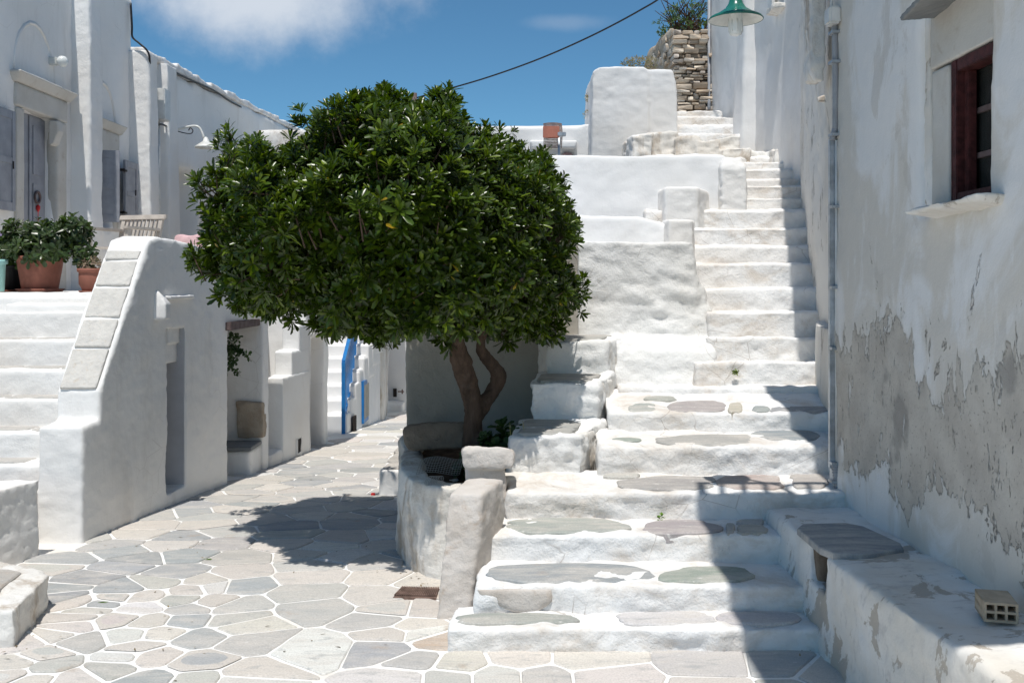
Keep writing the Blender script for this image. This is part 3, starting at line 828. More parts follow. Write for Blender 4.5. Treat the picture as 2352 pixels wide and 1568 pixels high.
low = thing('flat_roofed_house', 'low flat-roofed white house behind the tree with a tiny hooded window', 'house', (0.5, 13.2, 2.0))
plaster('wall', [hull([P(1000, 288, 13.2), P(1368, 286, 13.2), P(1000, 480, 13.2), P(1368, 480, 13.2)] + [p + Vector((0, 4, 0)) for p in (P(1000, 288, 13.2), P(1368, 286, 13.2), P(1000, 480, 13.2), P(1368, 480, 13.2))])],
        M['house_far'], low, vox=0.05, amp=0.012, freq=1.5, smooth_it=2, cuts=[box(P(1288, 340, 13.2).x, P(1322, 340, 13.2).x, 13.0, 13.45, ZatY(380, 13.2), ZatY(344, 13.2))])
w = solid('window', box(P(1286, 340, 13.3).x, P(1324, 340, 13.3).x, 13.38, 13.42, ZatY(382, 13.2), ZatY(342, 13.2)), M['grey_paint'], low)
solid('curtain', box(P(1292, 340, 13.3).x, P(1320, 340, 13.3).x, 13.37, 13.379, ZatY(378, 13.2), ZatY(345, 13.2)), M['pink'], w)
plaster('window_hood', [hull([P(1216, 322, 13.05), P(1327, 322, 13.05), P(1222, 340, 13.05), P(1322, 340, 13.05)] + [p + Vector((0, .3, 0)) for p in (P(1216, 322, 13.05), P(1327, 322, 13.05), P(1222, 340, 13.05), P(1322, 340, 13.05))])], M['white'], low, vox=0.02, amp=0.006)

# ---------------------------------------------------------------- dry-stone ruin with its stones
ruin = thing('dry_stone_wall', 'bare brown dry-stone wall rising above the white upper flight', 'wall', (2.7, 15.0, 4.0))
RY = 15.0
plaster('core', [hull([P(1546, 74, RY + .14), P(1640, 76, RY + .14), P(1556, 260, RY + .14), P(1640, 262, RY + .14)] + [p + Vector((0, 1.6, 0)) for p in (P(1546, 70, RY), P(1660, 70, RY), P(1556, 262, RY), P(1660, 262, RY))]),
                 hull([P(1492, 120, 16.5), P(1545, 66, 15.3), P(1548, 160, 15.3), P(1480, 160, 16.8), P(1545, 66, 16.8), P(1545, 165, 16.8), P(1492, 130, 17.0)])], M['quoin'], ruin, vox=0.04, amp=0.04, freq=4)
SC = [(0.56, 0.47, 0.37), (0.50, 0.40, 0.30), (0.62, 0.54, 0.44), (0.44, 0.36, 0.28), (0.58, 0.52, 0.46), (0.66, 0.60, 0.52)]
def stone_mat():
    n = N('fieldstone')
    t = n.attr(); v = n.vec((1, 1, 2.5))
    c = n.mix(n.ramp(n.noise(6, 8, 0.65, v), 0.42, 0.68, 0, 0.6), t, (0.26, 0.20, 0.15))
    c = n.mix(n.ramp(n.noise(16, 6, 0.6), 0.6, 0.7, 0, 0.5), c, (0.62, 0.58, 0.52))
    return n.done(c, 0.92, n.bump(n.noise(12, 9, 0.65, v), 0.6, 0.03), 0.15)
M['fieldstone'] = stone_mat()
def field_stone(name, p0, w, h, d, parent, col, skew=0):
    r = random.uniform
    pts = []
    for sx in (0, 1):
        for sz in (0, 1):
            for sy in (0, 1):
                pts.append((p0.x + w * (sx + (0.5 - sx) * r(.0, .14)), p0.y + d * sy + r(-.03, .03), p0.z + h * (sz + (0.5 - sz) * r(0.0, .16))))
    for sx in (0.02, 0.98): pts.append((p0.x + w * sx, p0.y + d * .3, p0.z + h * r(.35, .65)))
    for sz in (0.02, 0.98): pts.append((p0.x + w * r(.35, .65), p0.y + d * .3, p0.z + h * sz))
    me = raw_mesh(hull(pts))
    bm = bmesh.new(); bm.from_mesh(me)
    bmesh.ops.bevel(bm, geom=list(bm.edges), offset=min(w, h) * 0.10, segments=1, affect='EDGES', clamp_overlap=True)
    bm.to_mesh(me); bm.free()
    v = r(.85, 1.15); tint_attr(me, [q * v for q in col])
    return link(name, me, M['fieldstone'], parent)
y = 262.0
k = 0
while y > 74:
    h = random.choice((5, 7, 8, 10, 13)); h = min(h, y - 66)
    xl = 1547 + max(0, (y - 160)) * 0.10
    x = xl + random.uniform(-3, 2)
    while x < 1637:
        w = random.choice((12, 18, 24, 32)) * (0.85 + h / 40)
        if x + w > 1632: w = 1642 - x
        if h > 14 and random.random() < 0.3:
            for q in (0, 1):
                p = P(x, y - q * h / 2, RY + random.uniform(-.05, .05))
                field_stone('stone', p, (w - 0.4) * RY / F, (h / 2 - 0.7) * RY / F, 0.3, ruin, random.choice(SC))
        else:
            p = P(x + random.uniform(-1, 1), y + random.uniform(-2, 2), RY + random.uniform(-.06, .06))
            field_stone('stone', p, (w - 0.4) * RY / F, (h * random.uniform(.85, 1.05) - 0.6) * RY / F, 0.3, ruin, random.choice(SC))
        x += w; k += 1
    y -= h
for q in range(34):   # the broken flank going back
    t = random.random(); xx = 1488 + 54 * t; yb = 122 - 48 * t + random.random() * (40 + 34 * t)
    p = P(xx, min(yb, 158), 16.6 - 1.5 * t)
    field_stone('stone', p, random.uniform(.06, .16), random.uniform(.05, .1), 0.2, ruin, [c * .8 for c in random.choice(SC)])

# ---------------------------------------------------------------- houses on the right
fh = thing('tall_white_house', 'tall white house with a buttress above the upper flight, its wall in shade', 'house', (3.0, 12.5, 3.0))
plaster('wall', [box(3.0, 6.5, 9.5, 15.2, 0.0, 7.6)], M['house_far'], fh, vox=0.05, amp=0.02, freq=1.2, fine=0.003, smooth_it=2,
        cuts=[box(2.8, 3.35, 11.0, 11.22, ZatY(14, 11.1), ZatY(-40, 11.1))])
plaster('buttress', [hull([(2.9, 12.35, 5.6), (2.98, 12.3, 6.0), (2.99, 13.0, 6.0), (2.80, 12.25, 2.6), (2.78, 12.75, 2.6), (3.2, 12.3, 6.0), (3.2, 12.2, 2.6), (3.2, 13.0, 2.6), (3.2, 13, 6.0)])], M['house_far'], fh, vox=0.03, amp=0.01, freq=2)
sh = solid('shutter', box(2.93, 2.965, 11.22, 11.42, ZatY(30, 11.3), ZatY(-50, 11.3)), M['pvc'], fh, 0.004)
plaster('sill', [box(2.88, 3.1, 10.95, 11.3, ZatY(26, 11.1), ZatY(14, 11.1))], M['white_stained'], fh, vox=0.012, amp=0.012, freq=9)
solid('window_pane', box(3.2, 3.22, 11.0, 11.22, ZatY(16, 11.1), ZatY(-40, 11.1)), M['glass'], fh)
solid('drain_pipe', [tube([(2.97, 15.0, 7.4), (2.97, 15.0, 4.4), (2.94, 14.85, 4.2)], 0.025, 8)], M['grey_conduit'], fh, smooth=True)

st = thing('stair_side_house', 'narrow strip of flaking pale wall following the stairs, just behind the grey conduit', 'house', (2.3, 7.5, 0.5))
plaster('wall', [prism_z([(1.93, 5.6), (2.2, 6.9), (2.46, 8.2), (2.80, 9.6), (3.06, 10.6), (5.0, 10.6), (5.0, 5.6)], -0.2, 5.3)], M['strip'], st, vox=0.035, amp=0.02, freq=2, fine=0.006, smooth_it=2)
plaster('wall_foot', [prism_z([(1.9, 5.9), (2.11, 6.95), (2.3, 7.5), (2.37, 7.55), (2.41, 8.25), (2.7, 9.3), (3.2, 9.3), (3.2, 5.9)], 0.0, 1.32),
                      ], M['strip'], st, vox=0.03, amp=0.012, freq=2.5, smooth_it=2)
plaster('unseen_eave', [prism_z([(1.82, 5.7), (2.08, 6.9), (2.34, 8.2), (2.68, 9.6), (2.94, 10.65), (5.0, 10.65), (5.0, 5.7)], 5.25, 5.4)], M['white'], st, vox=0.04, amp=0.006)  # unseen overhang, added to widen the shadow bands on the upper stairs
plaster('chute', [hull([P(1862, -60, 6.7), P(1898, -60, 6.7), P(1864, 150, 6.7), P(1896, 150, 6.7), P(1872, 186, 6.72), P(1893, 188, 6.72)] + [p + Vector((.04, .35, 0)) for p in (P(1862, -60, 6.7), P(1898, -60, 6.7), P(1866, 170, 6.7), P(1896, 175, 6.7))])], M['white_stained'], st, vox=0.015, amp=0.006, freq=6, fine=0.005, smooth_it=3)
plaster('corbel', [hull([P(1876, 226, 6.5), P(1894, 218, 6.5), P(1896, 235, 6.5), P(1878, 233, 6.5), P(1885, 222, 6.8), P(1896, 235, 6.8)])], M['white_stained'], st, vox=0.01, amp=0.006, freq=12)

nh = thing('flaking_wall_house', 'house with flaking grey-white plaster wall, dark red window and benches below', 'house', (1.78, 4.0, 0.0))
WX = 1.78
plaster('wall', [hull([(WX - .02, -1.0, -0.2), (WX - .02, 5.54, -0.2), (WX, -1.0, 4.3), (WX + .012, 5.57, 4.3), (5.5, -1.0, -0.2), (5.5, 5.55, -0.2), (5.5, -1.0, 4.3), (5.5, 5.55, 4.3)])], M['peel'], nh, vox=0.026, amp=0.012, freq=1.5, fine=0.0025, ffreq=10, smooth_it=2,
        cuts=[box(1.5, 2.05, 3.715, 4.335, 1.90, 2.95)])
plaster('unseen_eave', [box(1.52, 5.6, -1.1, 5.62, 4.26, 4.42)], M['white'], nh, vox=0.04, amp=0.008)
# stone surround set in the opening
plaster('jamb_stone', [box(1.79, 2.1, 4.085, 4.25, 1.86, 2.50)], M['trim'], nh, vox=0.014, amp=0.003, freq=6, smooth_it=1)
plaster('lintel_stone', [box(1.788, 2.1, 3.6, 4.26, 2.508, 2.78)], M['trim'], nh, vox=0.016, amp=0.004, freq=5, smooth_it=1)
plaster('plaster_edge', [hull([(1.80, 4.262, 1.9), (2.1, 4.262, 1.9), (1.80, 4.30, 2.8), (2.1, 4.27, 2.8), (1.80, 4.4, 1.9), (2.1, 4.4, 1.9), (1.80, 4.4, 2.8), (2.1, 4.4, 2.8)])], M['bench'], nh, vox=0.012, amp=0.007, freq=11)
wf = solid('window_frame', [box(1.80, 1.875, 4.03, 4.083, 1.925, 2.506), box(1.80, 1.875, 3.60, 4.029, 2.455, 2.506), box(1.80, 1.875, 3.60, 4.029, 1.925, 1.965),
                            box(1.83, 1.862, 3.985, 4.029, 1.966, 2.454)], M['red_paint'], nh, 0.004)
solid('window_pane', box(1.88, 1.885, 3.6, 4.05, 1.93, 2.5), M['glass'], wf)
solid('muntin', [box(1.868, 1.8795, 3.6, 4.02, 2.10, 2.122), box(1.868, 1.8795, 3.6, 4.02, 2.28, 2.302)], M['wood_dark'], wf)
plaster('window_sill', [hull([(1.655, 4.23, 1.905), (1.67, 3.58, 1.922), (1.9, 4.23, 1.925), (1.9, 3.57, 1.925), (1.665, 4.21, 1.885), (1.68, 3.6, 1.90), (1.9, 4.2, 1.855), (1.9, 3.6, 1.86)])], M['bench'], nh, vox=0.008, amp=0.004, freq=10, fine=0.003)
plaster('slate_hood', [hull([(1.60, 4.12, 2.70), (1.60, 3.2, 2.84), (1.9, 4.33, 2.78), (1.9, 3.2, 2.86), (1.60, 4.1, 2.675), (1.60, 3.2, 2.81), (1.9, 4.3, 2.75), (1.9, 3.2, 2.83)])], M['slate'], nh, vox=0.008, amp=0.005, freq=9, smooth_it=1)
# balcony overhead, out of the picture, whose shadow lies on the steps
bal = plaster('roof_balcony', [box(0.735, 2.0, 1.66, 3.86, 4.50, 4.62)], M['white'], nh, vox=0.03, amp=0.004)
rg = [box(0.745, 1.70, 3.815, 3.845, 5.06, 5.11), box(0.745, 0.78, 1.68, 3.84, 5.06, 5.11)]
solid('balcony_rail', rg, M['iron'], bal)
for q in range(9): solid('baluster', box(0.748 + q * 0.118, 0.776 + q * 0.118, 3.816, 3.844, 4.61, 5.062), M['iron'], bal)
for q in range(18): solid('baluster', box(0.748, 0.776, 1.70 + q * 0.117, 1.724 + q * 0.117, 4.61, 5.062), M['iron'], bal)

bench = thing('masonry_bench', 'long worn whitewashed masonry bench along the foot of the flaking wall', 'bench', (1.5, 3.9, 0))
plaster('seat', [hull([(1.345, 5.45, -0.1), (1.30, 4.2, -0.1), (1.36, 5.46, 0.39), (1.345, 4.2, 0.445), (1.95, 5.7, -0.1), (1.95, 4.2, -0.1), (1.95, 5.7, 0.40), (1.95, 4.2, 0.45)]),
                 hull([(1.33, 4.24, -0.1), (1.40, 2.2, -0.1), (1.335, 4.24, 0.44), (1.44, 2.2, 0.47), (1.95, 4.24, -0.1), (1.95, 2.2, -0.1), (1.95, 4.24, 0.46), (1.95, 2.2, 0.48)])],
        M['bench'], bench, vox=0.016, amp=0.014, freq=3, fine=0.005, ffreq=12, smooth_it=3, cuts=[hull([(1.1, 4.27, 0.27), (1.1, 4.47, 0.27), (1.1, 4.25, 0.425), (1.1, 4.52, 0.42), (1.62, 4.27, 0.27), (1.62, 4.47, 0.27), (1.62, 4.25, 0.425), (1.62, 4.52, 0.42)])])
plaster('hollow_lining', [box(1.365, 1.62, 4.445, 4.56, 0.22, 0.432), box(1.5, 1.66, 4.2, 4.56, 0.2, 0.43)], M['boulder'], bench, vox=0.015, amp=0.008)  # dark brown lining added: brown interior, with the hollow's darkness put into its colour
sl = slab_mesh(chaikin([(1.325, 4.2), (1.345, 4.78), (1.66, 4.82), (1.72, 4.3), (1.5, 4.18)], 0.16), lambda x, y: 0.452 - (y - 4.2) * 0.033, lift=0.012, thick=0.03, edge=0.006)
tint_attr(sl, (0.25, 0.27, 0.285)); link('seat_slab', sl, M['flag'], bench)

# ================================================================ PLANTER AND TREE
pl = thing('tree_planter', 'round whitewashed brown-stained planter wall at the foot of the tree', 'planter', (-0.4, 6.2, 0))
plan = [(0.02, 5.62), (-0.12, 5.42), (-0.30, 5.36), (-0.45, 5.42), (-0.58, 5.62), (-0.67, 5.95), (-0.71, 6.4), (-0.78, 7.0), (-0.79, 7.66), (0.2, 7.66), (0.2, 5.9)]
inner = [(-0.02, 5.75), (-0.16, 5.58), (-0.30, 5.52), (-0.40, 5.58), (-0.48, 5.72), (-0.54, 6.0), (-0.58, 6.4), (-0.64, 7.0), (-0.64, 7.6), (0.1, 7.6), (0.1, 6.0)]
foot = [(-0.1, 5.42), (-0.3, 5.3), (-0.5, 5.34), (-0.66, 5.58), (-0.77, 6.0), (-0.77, 6.4), (-0.7, 6.6), (-0.4, 6.0)]
plaster('wall', [prism_z(plan, -0.1, 0.50, 1.02), prism_z([(x * 0.5 - .2, y * .5 + 3.0) for x, y in foot], -0.1, 0.18, 2.0)], M['white_stained'], pl, vox=0.017, amp=0.018, freq=3, fine=0.008, ffreq=9, smooth_it=3, cuts=[prism_z(inner, 0.40, 0.9)])
plaster('soil', [prism_z([(x * 1.04 + .01, y) for x, y in inner], 0.2, 0.43)], M['soil'], pl, vox=0.03, amp=0.02, freq=6, fine=0.008)

def stone_block(name, pts, mat, label, cat, vox=0.012, amp=0.006, freq=7, fine=0.003, sm=4, seed=0):
    o = plaster(name, [hull(pts)], mat, None, vox=vox, amp=amp, freq=freq, fine=fine, ffreq=22, smooth_it=sm, seed=seed)
    return tag(o, label, cat)
stone_block('stone_post', [(-0.362, 4.74, -0.05), (-0.215, 4.74, -0.05), (-0.18, 5.0, -0.05), (-0.33, 5.05, -0.05), (-0.31, 4.86, 0.575), (-0.145, 4.84, 0.575), (-0.235, 5.10, 0.60), (-0.045, 5.12, 0.595), (-0.15, 4.82, 0.35), (-0.03, 5.14, 0.42), (-0.12, 5.12, 0.0)],
            M['marble'], 'leaning pinkish-grey stone post at the foot of the stairs beside the planter', 'stone post', sm=3)
stone_block('cap_stone', [P(1060, 1034, 5.32), P(1062, 1072, 5.32), P(1075, 1022, 5.34), P(1170, 1028, 5.34), P(1182, 1040, 5.34), P(1180, 1074, 5.32), P(1140, 1084, 5.32), P(1074, 1080, 5.32),
                          P(1060, 1030, 5.58), P(1180, 1036, 5.58), P(1062, 1060, 5.58), P(1180, 1060, 5.58)], M['marble'], 'rounded pale cap stone resting on a smaller stone at the planter rim', 'stone', seed=3)
stone_block('upright_stone', [P(1070, 1068, 5.36), P(1160, 1070, 5.36), P(1072, 1150, 5.36), P(1164, 1150, 5.36), P(1070, 1068, 5.6), P(1160, 1072, 5.6), P(1072, 1150, 5.6), P(1164, 1150, 5.6)], M['marble'], 'small upright stone supporting the rounded cap stone', 'stone', seed=4, sm=2)
stone_block('boulder', [P(926, 990, 6.3), P(940, 975, 6.32), P(1000, 968, 6.35), P(1070, 970, 6.4), P(1078, 1000, 6.4), P(1075, 1030, 6.35), P(940, 1034, 6.28), P(928, 1015, 6.28),
                        P(930, 985, 6.6), P(1078, 975, 6.65), P(940, 1020, 6.6), P(1075, 1020, 6.6)], M['boulder'], 'dark brown boulder lying on the planter rim beside the trunk', 'boulder', amp=0.012, freq=5, seed=6)

def leaf_cloud(base, direc, up, length, width, tint, fold=0.18, curl=0.15):
    """arrays of leaves -> mesh; every leaf a folded obovate blade of six faces"""
    Nn = len(base)
    d = direc / np.linalg.norm(direc, axis=1, keepdims=True)
    s = np.cross(d, up); s /= (np.linalg.norm(s, axis=1, keepdims=True) + 1e-9)
    nrm = np.cross(s, d)
    T = np.array([0, .38, .75, 1.0]); W = np.array([.10, .58, 1.0, .50])
    V = np.empty((Nn, 12, 3))
    for i in range(4):
        c = base + d * (length * T[i])[:, None] - nrm * (length * curl * T[i] ** 2)[:, None]
        off = s * (width * W[i])[:, None]; lift = nrm * (width * W[i] * fold * 2)[:, None]
        V[:, i * 3] = c - off + lift; V[:, i * 3 + 1] = c; V[:, i * 3 + 2] = c + off + lift
    pat = []
    for i in range(3):
        for k in (0, 1):
            a = i * 3 + k; pat.append([a, a + 1, a + 4, a + 3])
    pat = np.array(pat)
    Fc = (np.arange(Nn)[:, None, None] * 12 + pat[None]).reshape(-1, 4)
    me = bpy.data.meshes.new("m")
    me.vertices.add(Nn * 12); me.vertices.foreach_set("co", V.ravel())
    me.loops.add(len(Fc) * 4); me.loops.foreach_set("vertex_index", Fc.ravel().astype(np.int32))
    me.polygons.add(len(Fc)); me.polygons.foreach_set("loop_start", np.arange(0, len(Fc) * 4, 4, dtype=np.int32))
    me.polygons.foreach_set("loop_total", np.full(len(Fc), 4, dtype=np.int32))
    me.update(calc_edges=True)
    a = me.color_attributes.new("tint", 'FLOAT_COLOR', 'POINT')
    col = np.repeat(np.concatenate([tint, np.ones((Nn, 1))], 1), 12, axis=0)
    a.data.foreach_set("color", col.ravel())
    me.polygons.foreach_set("use_smooth", [True] * len(me.polygons))
    return me
def rosettes(cent, axis, nleaf, length, width, spread, tint_fn, up_bias=0.0, jit=0.25):
    n = len(cent)
    ax = axis / np.linalg.norm(axis, axis=1, keepdims=True)
    ref = np.where(np.abs(ax[:, 2:3]) > 0.9, np.array([[1.0, 0, 0]]), np.array([[0, 0, 1.0]]))
    a = np.cross(ax, ref); a /= np.linalg.norm(a, axis=1, keepdims=True); b = np.cross(ax, a)
    B, D, U, L, W, T = [], [], [], [], [], []
    rot = RNG.random(n) * 6.28
    size = RNG.uniform(.65, 1.3, n)
    for k in range(nleaf):
        th = rot + k * 2.39996
        q = (k + 0.5) / nleaf
        tilt = spread * (0.35 + 0.95 * q) + RNG.normal(0, jit * .5, n)
        rad = a * np.cos(th)[:, None] + b * np.sin(th)[:, None]
        d = ax * np.cos(tilt)[:, None] + rad * np.sin(tilt)[:, None] + RNG.normal(0, jit * .35, (n, 3))
        u = ax * np.sin(tilt)[:, None] - rad * np.cos(tilt)[:, None]
        B.append(cent - ax * (0.022 * q * size)[:, None]); D.append(d); U.append(-u * -1.0 + RNG.normal(0, .12, (n, 3)))
        L.append(length * size * RNG.uniform(.75, 1.15, n) * (0.62 + .45 * q)); W.append(width * size * RNG.uniform(.8, 1.15, n) * (0.7 + .35 * q))
        T.append(tint_fn(n, q))
    return leaf_cloud(np.concatenate(B), np.concatenate(D), np.concatenate(U), np.concatenate(L), np.concatenate(W), np.concatenate(T))

tree = thing('broadleaf_tree', 'round dark green glossy-leaved tree growing from the whitewashed planter', 'tree', (-0.25, 6.35, 0.42))
TB = Vector((XatY(1086, 6.35), 6.35, 0.40))
def tr(x, y, Y): return P(x, y, Y)
trunk_pts = [TB, tr(1086, 985, 6.35), tr(1088, 940, 6.34), tr(1080, 905, 6.33), tr(1072, 875, 6.30), tr(1060, 835, 6.26), tr(1048, 795, 6.2), tr(1035, 740, 6.1), tr(1000, 640, 6.0), tr(960, 520, 6.0)]
limb2 = [tr(1090, 960, 6.36), tr(1112, 925, 6.40), tr(1134, 895, 6.43), tr(1146, 865, 6.42), tr(1132, 838, 6.40), tr(1112, 815, 6.36), tr(1105, 780, 6.3), tr(1130, 690, 6.2), tr(1180, 560, 6.1)]
g = [tube(spline(trunk_pts, 4), np.interp(np.linspace(0, 1, 37), [0, .1, .3, .55, .75, 1], [.085, .062, .062, .068, .052, .02]), 12)]
g += [tube(spline(limb2, 4), np.interp(np.linspace(0, 1, 33), [0, .3, .5, .75, 1], [.055, .05, .046, .036, .015]), 12)]
plaster('trunk', g, M['bark'], tree, vox=0.011, amp=0.007, freq=10, fine=0.004, ffreq=26, smooth_it=1)
limbs = []
for (x0, y0, Y0, x1, y1, Y1, r) in ((1035, 740, 6.1, 800, 520, 5.7, .03), (1000, 640, 6.0, 700, 430, 6.1, .03), (1020, 690, 6.05, 620, 600, 6.0, .028), (1010, 660, 6.0, 900, 330, 6.3, .028), (1130, 690, 6.2, 1270, 520, 6.0, .028), (1140, 660, 6.2, 1060, 330, 5.9, .026), (1125, 700, 6.2, 1200, 640, 5.4, .025), (1040, 740, 6.1, 900, 660, 5.4, .026), (1120, 720, 6.2, 1180, 560, 6.8, .025), (1000, 640, 6.0, 850, 540, 6.8, .025)):
    a, b = P(x0, y0, Y0), P(x1, y1, Y1); m = (a + b) / 2 + Vector((random.uniform(-.08, .08), 0, -.06))
    limbs.append(tube(spline([a, m, b], 5), np.linspace(r, r * .35, 11), 7))
solid('limbs', limbs, M['bark'], tree, smooth=True)

SIL = [(440,585),(452,540),(480,480),(470,420),(492,370),(500,335),(530,322),(555,337),(570,312),(603,308),(625,335),(665,292),(700,252),(760,242),(800,227),(850,217),(900,200),(935,212),(975,207),(1010,194),(1060,212),(1098,237),(1110,262),(1160,277),(1190,297),(1205,322),(1240,342),(1282,347),(1300,382),(1328,412),(1325,440),(1343,490),(1352,540),(1335,590),(1347,630),(1337,690),(1310,708),(1285,738),(1268,782),(1230,768),(1190,763),(1150,786),(1100,790),(1040,786),(980,768),(930,762),(880,772),(830,757),(780,757),(738,748),(718,700),(660,712),(600,692),(540,687),(505,648),(470,608)]
sil = np.array(SIL, float); sil[:, 0] = 895 + (sil[:, 0] - 895) * 0.975
def inside(px, py):
    r = np.zeros(len(px), bool); n = len(sil); j = n - 1
    for i in range(n):
        xi, yi = sil[i]; xj, yj = sil[j]
        c = ((yi > py) != (yj > py)) & (px < (xj - xi) * (py - yi) / (yj - yi + 1e-12) + xi)
        r ^= c; j = i
    return r
def edge_dist(px, py):
    best = np.full(len(px), 1e9)
    for i in range(len(sil)):
        a = sil[i]; b = sil[(i + 1) % len(sil)]; ab = b - a
        t = np.clip(((px - a[0]) * ab[0] + (py - a[1]) * ab[1]) / (ab @ ab), 0, 1)
        best = np.minimum(best, np.hypot(px - a[0] - t * ab[0], py - a[1] - t * ab[1]))
    return best
YC = 6.02
def crown_s(p):
    """0 at the crown's skin, growing inwards; the outline is taken at the trunk's distance"""
    yc_ = YC + 0.42 * np.clip((p[:, 0] + .55) / .8, 0, 1)
    yy_ = yc_ + (p[:, 1] - yc_) * 0.8
    px = CX + p[:, 0] * F / yy_; py = HOR - (p[:, 2] - EYE) * F / yy_
    dist = edge_dist(px, py) * np.where(inside(px, py), 1, -1)
    e = np.clip(1 - dist / 285.0, 0, 2)
    s = 1 - np.sqrt(e ** 2 + ((p[:, 1] - yc_) / 1.18) ** 2)
    return s
def grow(n, lo, hi, lump=0.19):
    out = []
    tot = 0
    while tot < n:
        p = np.stack([RNG.uniform(-2.15, .8, 40000), RNG.uniform(4.65, 7.75, 40000), RNG.uniform(1.15, 2.95, 40000)], 1)
        s = crown_s(p) + lump * (vnoise(p * 2.3 + 5) * .8 + vnoise(p * 5.2) * .85 - .2)
        k = (s > lo) & (s < hi)
        out.append(p[k]); tot += k.sum()
    return np.concatenate(out)[:n]
def crown_normals(p):
    e = 0.02; g = np.zeros_like(p)
    for a in range(3):
        q = p.copy(); q[:, a] += e; r = p.copy(); r[:, a] -= e
        g[:, a] = crown_s(r) - crown_s(q)
    return g / (np.linalg.norm(g, axis=1, keepdims=True) + 1e-9)
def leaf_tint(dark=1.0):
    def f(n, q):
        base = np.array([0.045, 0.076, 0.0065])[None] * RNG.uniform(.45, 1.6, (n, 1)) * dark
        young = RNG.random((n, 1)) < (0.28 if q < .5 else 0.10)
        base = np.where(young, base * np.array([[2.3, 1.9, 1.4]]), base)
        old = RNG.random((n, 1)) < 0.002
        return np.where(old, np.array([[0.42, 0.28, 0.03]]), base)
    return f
# the crown keeps its outline from the side: shift points so that perspective is respected at each distance
outer = grow(6600, 0.0, 0.18)
nr = crown_normals(outer)
axis = nr * 0.85 + np.array([[0, -0.1, 0.62]]) + RNG.normal(0, .28, outer.shape)
under = outer[:, 2] < 1.55
axis[under] += np.array([[0, -0.1, -0.35]])
me1 = rosettes(outer, axis, 12, 0.079, 0.0108, 0.9, leaf_tint(1.0))
link('crown', me1, M['leaf'], tree)
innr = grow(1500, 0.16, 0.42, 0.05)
me2 = rosettes(innr, crown_normals(innr) + RNG.normal(0, .5, innr.shape), 9, 0.085, 0.015, 1.2, leaf_tint(0.7))  # inner leaves tinted darker, putting the crown's inner shade into their colour
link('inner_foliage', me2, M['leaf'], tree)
tw_ = []
for k in range(0, len(outer), 6):
    p = Vector(outer[k]); n_ = Vector(axis[k]).normalized(); tw_.append(tube([p - n_ * 0.2, p - n_ * 0.08 + Vector((0, 0, -.008)), p], [.005, .004, .003], 5, False))
solid('twigs', tw_, M['bark'], tree)

def bush(name, pts, axis, nleaf, length, width, spread, tint, label, cat, parent=None, mat='leaf_soft', part=None, jit=.3):
    def f(n, q): return np.array(tint)[None] * RNG.uniform(.6, 1.4, (n, 1)) * RNG.uniform(.9, 1.1, (n, 3))
    me = rosettes(np.array(pts, float), np.array(axis, float), nleaf, length, width, spread, f, jit=jit)
    o = link(name, me, M[mat], parent)
    if label: tag(o, label, cat)
    return o
def blob_pts(c, r, n, flat_=1.0):
    v = RNG.normal(0, 1, (n, 3)); v /= np.linalg.norm(v, axis=1, keepdims=True)
    rad = RNG.uniform(.55, 1, (n, 1))
    return np.array(c)[None] + v * rad * np.array(r)[None], v + np.array([[0, -.2, .5]])
# shade plant in the planter
p_, a_ = blob_pts((0.02, 6.15, 0.56), (0.27, 0.22, 0.17), 130)
p2, a2 = blob_pts((-0.18, 6.0, 0.50), (0.16, 0.14, 0.09), 50)
p_ = np.concatenate([p_, p2]); a_ = np.concatenate([a_, a2]); k_ = p_[:, 2] > 0.43
bush('shade_plant', p_[k_], a_[k_], 7, 0.075, 0.028, 1.25, (0.035, 0.075, 0.022), 'low dark leafy plant growing in the planter round the trunk', 'plant')
gr = []
for k in range(7):
    b = Vector((0.07 + random.uniform(-.06, .05), 5.86 + random.uniform(-.05, .05), 0.46)); t = b + Vector((random.uniform(-.06, .06), random.uniform(-.05, .05), random.uniform(.12, .42)))
    gr.append(tube(spline([b, (b + t) / 2 + Vector((random.uniform(-.02, .02), 0, 0.02)), t], 4), np.linspace(.0035, .0012, 9), 4))
M['straw'] = flat('dry_grass', (0.42, 0.38, 0.16), 0.9, 0.1)
tag(solid('dry_grass_tuft', gr, M['straw'], smooth=True), 'thin yellow grass stalks sprouting at the planter corner by the parapet', 'grass')

# wire mesh in the planter
wm = []
o0 = Vector((XatY(958, 5.78), 5.72, 0.50)); ux = Vector((0.245, 0.06, 0.0)); uy = Vector((0.02, 0.16, 0.06))
def mesh_pt(u, v): return o0 + ux * u + uy * v + Vector((0, 0, 0.012 * math.sin(u * 5) + 0.008 * math.sin(v * 3)))
for q in range(17): wm.append(tube([mesh_pt(q / 16, v / 6) for v in range(7)], 0.0013, 4, False))
for q in range(11): wm.append(tube([mesh_pt(u / 10, q / 10) for u in range(11)], 0.0013, 4, False))
wmt = thing('wire_mesh', 'crumpled piece of wire mesh lying in the planter below the boulder', 'wire mesh', tuple(o0))
solid('netting', wm, M['wire'], wmt, smooth=True)
wc = []
for q in range(8):
    c0 = Vector((XatY(985, 5.5) + q * .009, 5.47, 0.515)); wc.append(tube([c0 + Vector((0.02 * math.cos(t * .7), 0.03 * math.sin(t * .7) , 0.022 * math.sin(t * .7 + .6))) for t in range(10)], 0.0014, 4, False))
solid('loose_coil', wc, M['wire'], wmt, smooth=True)

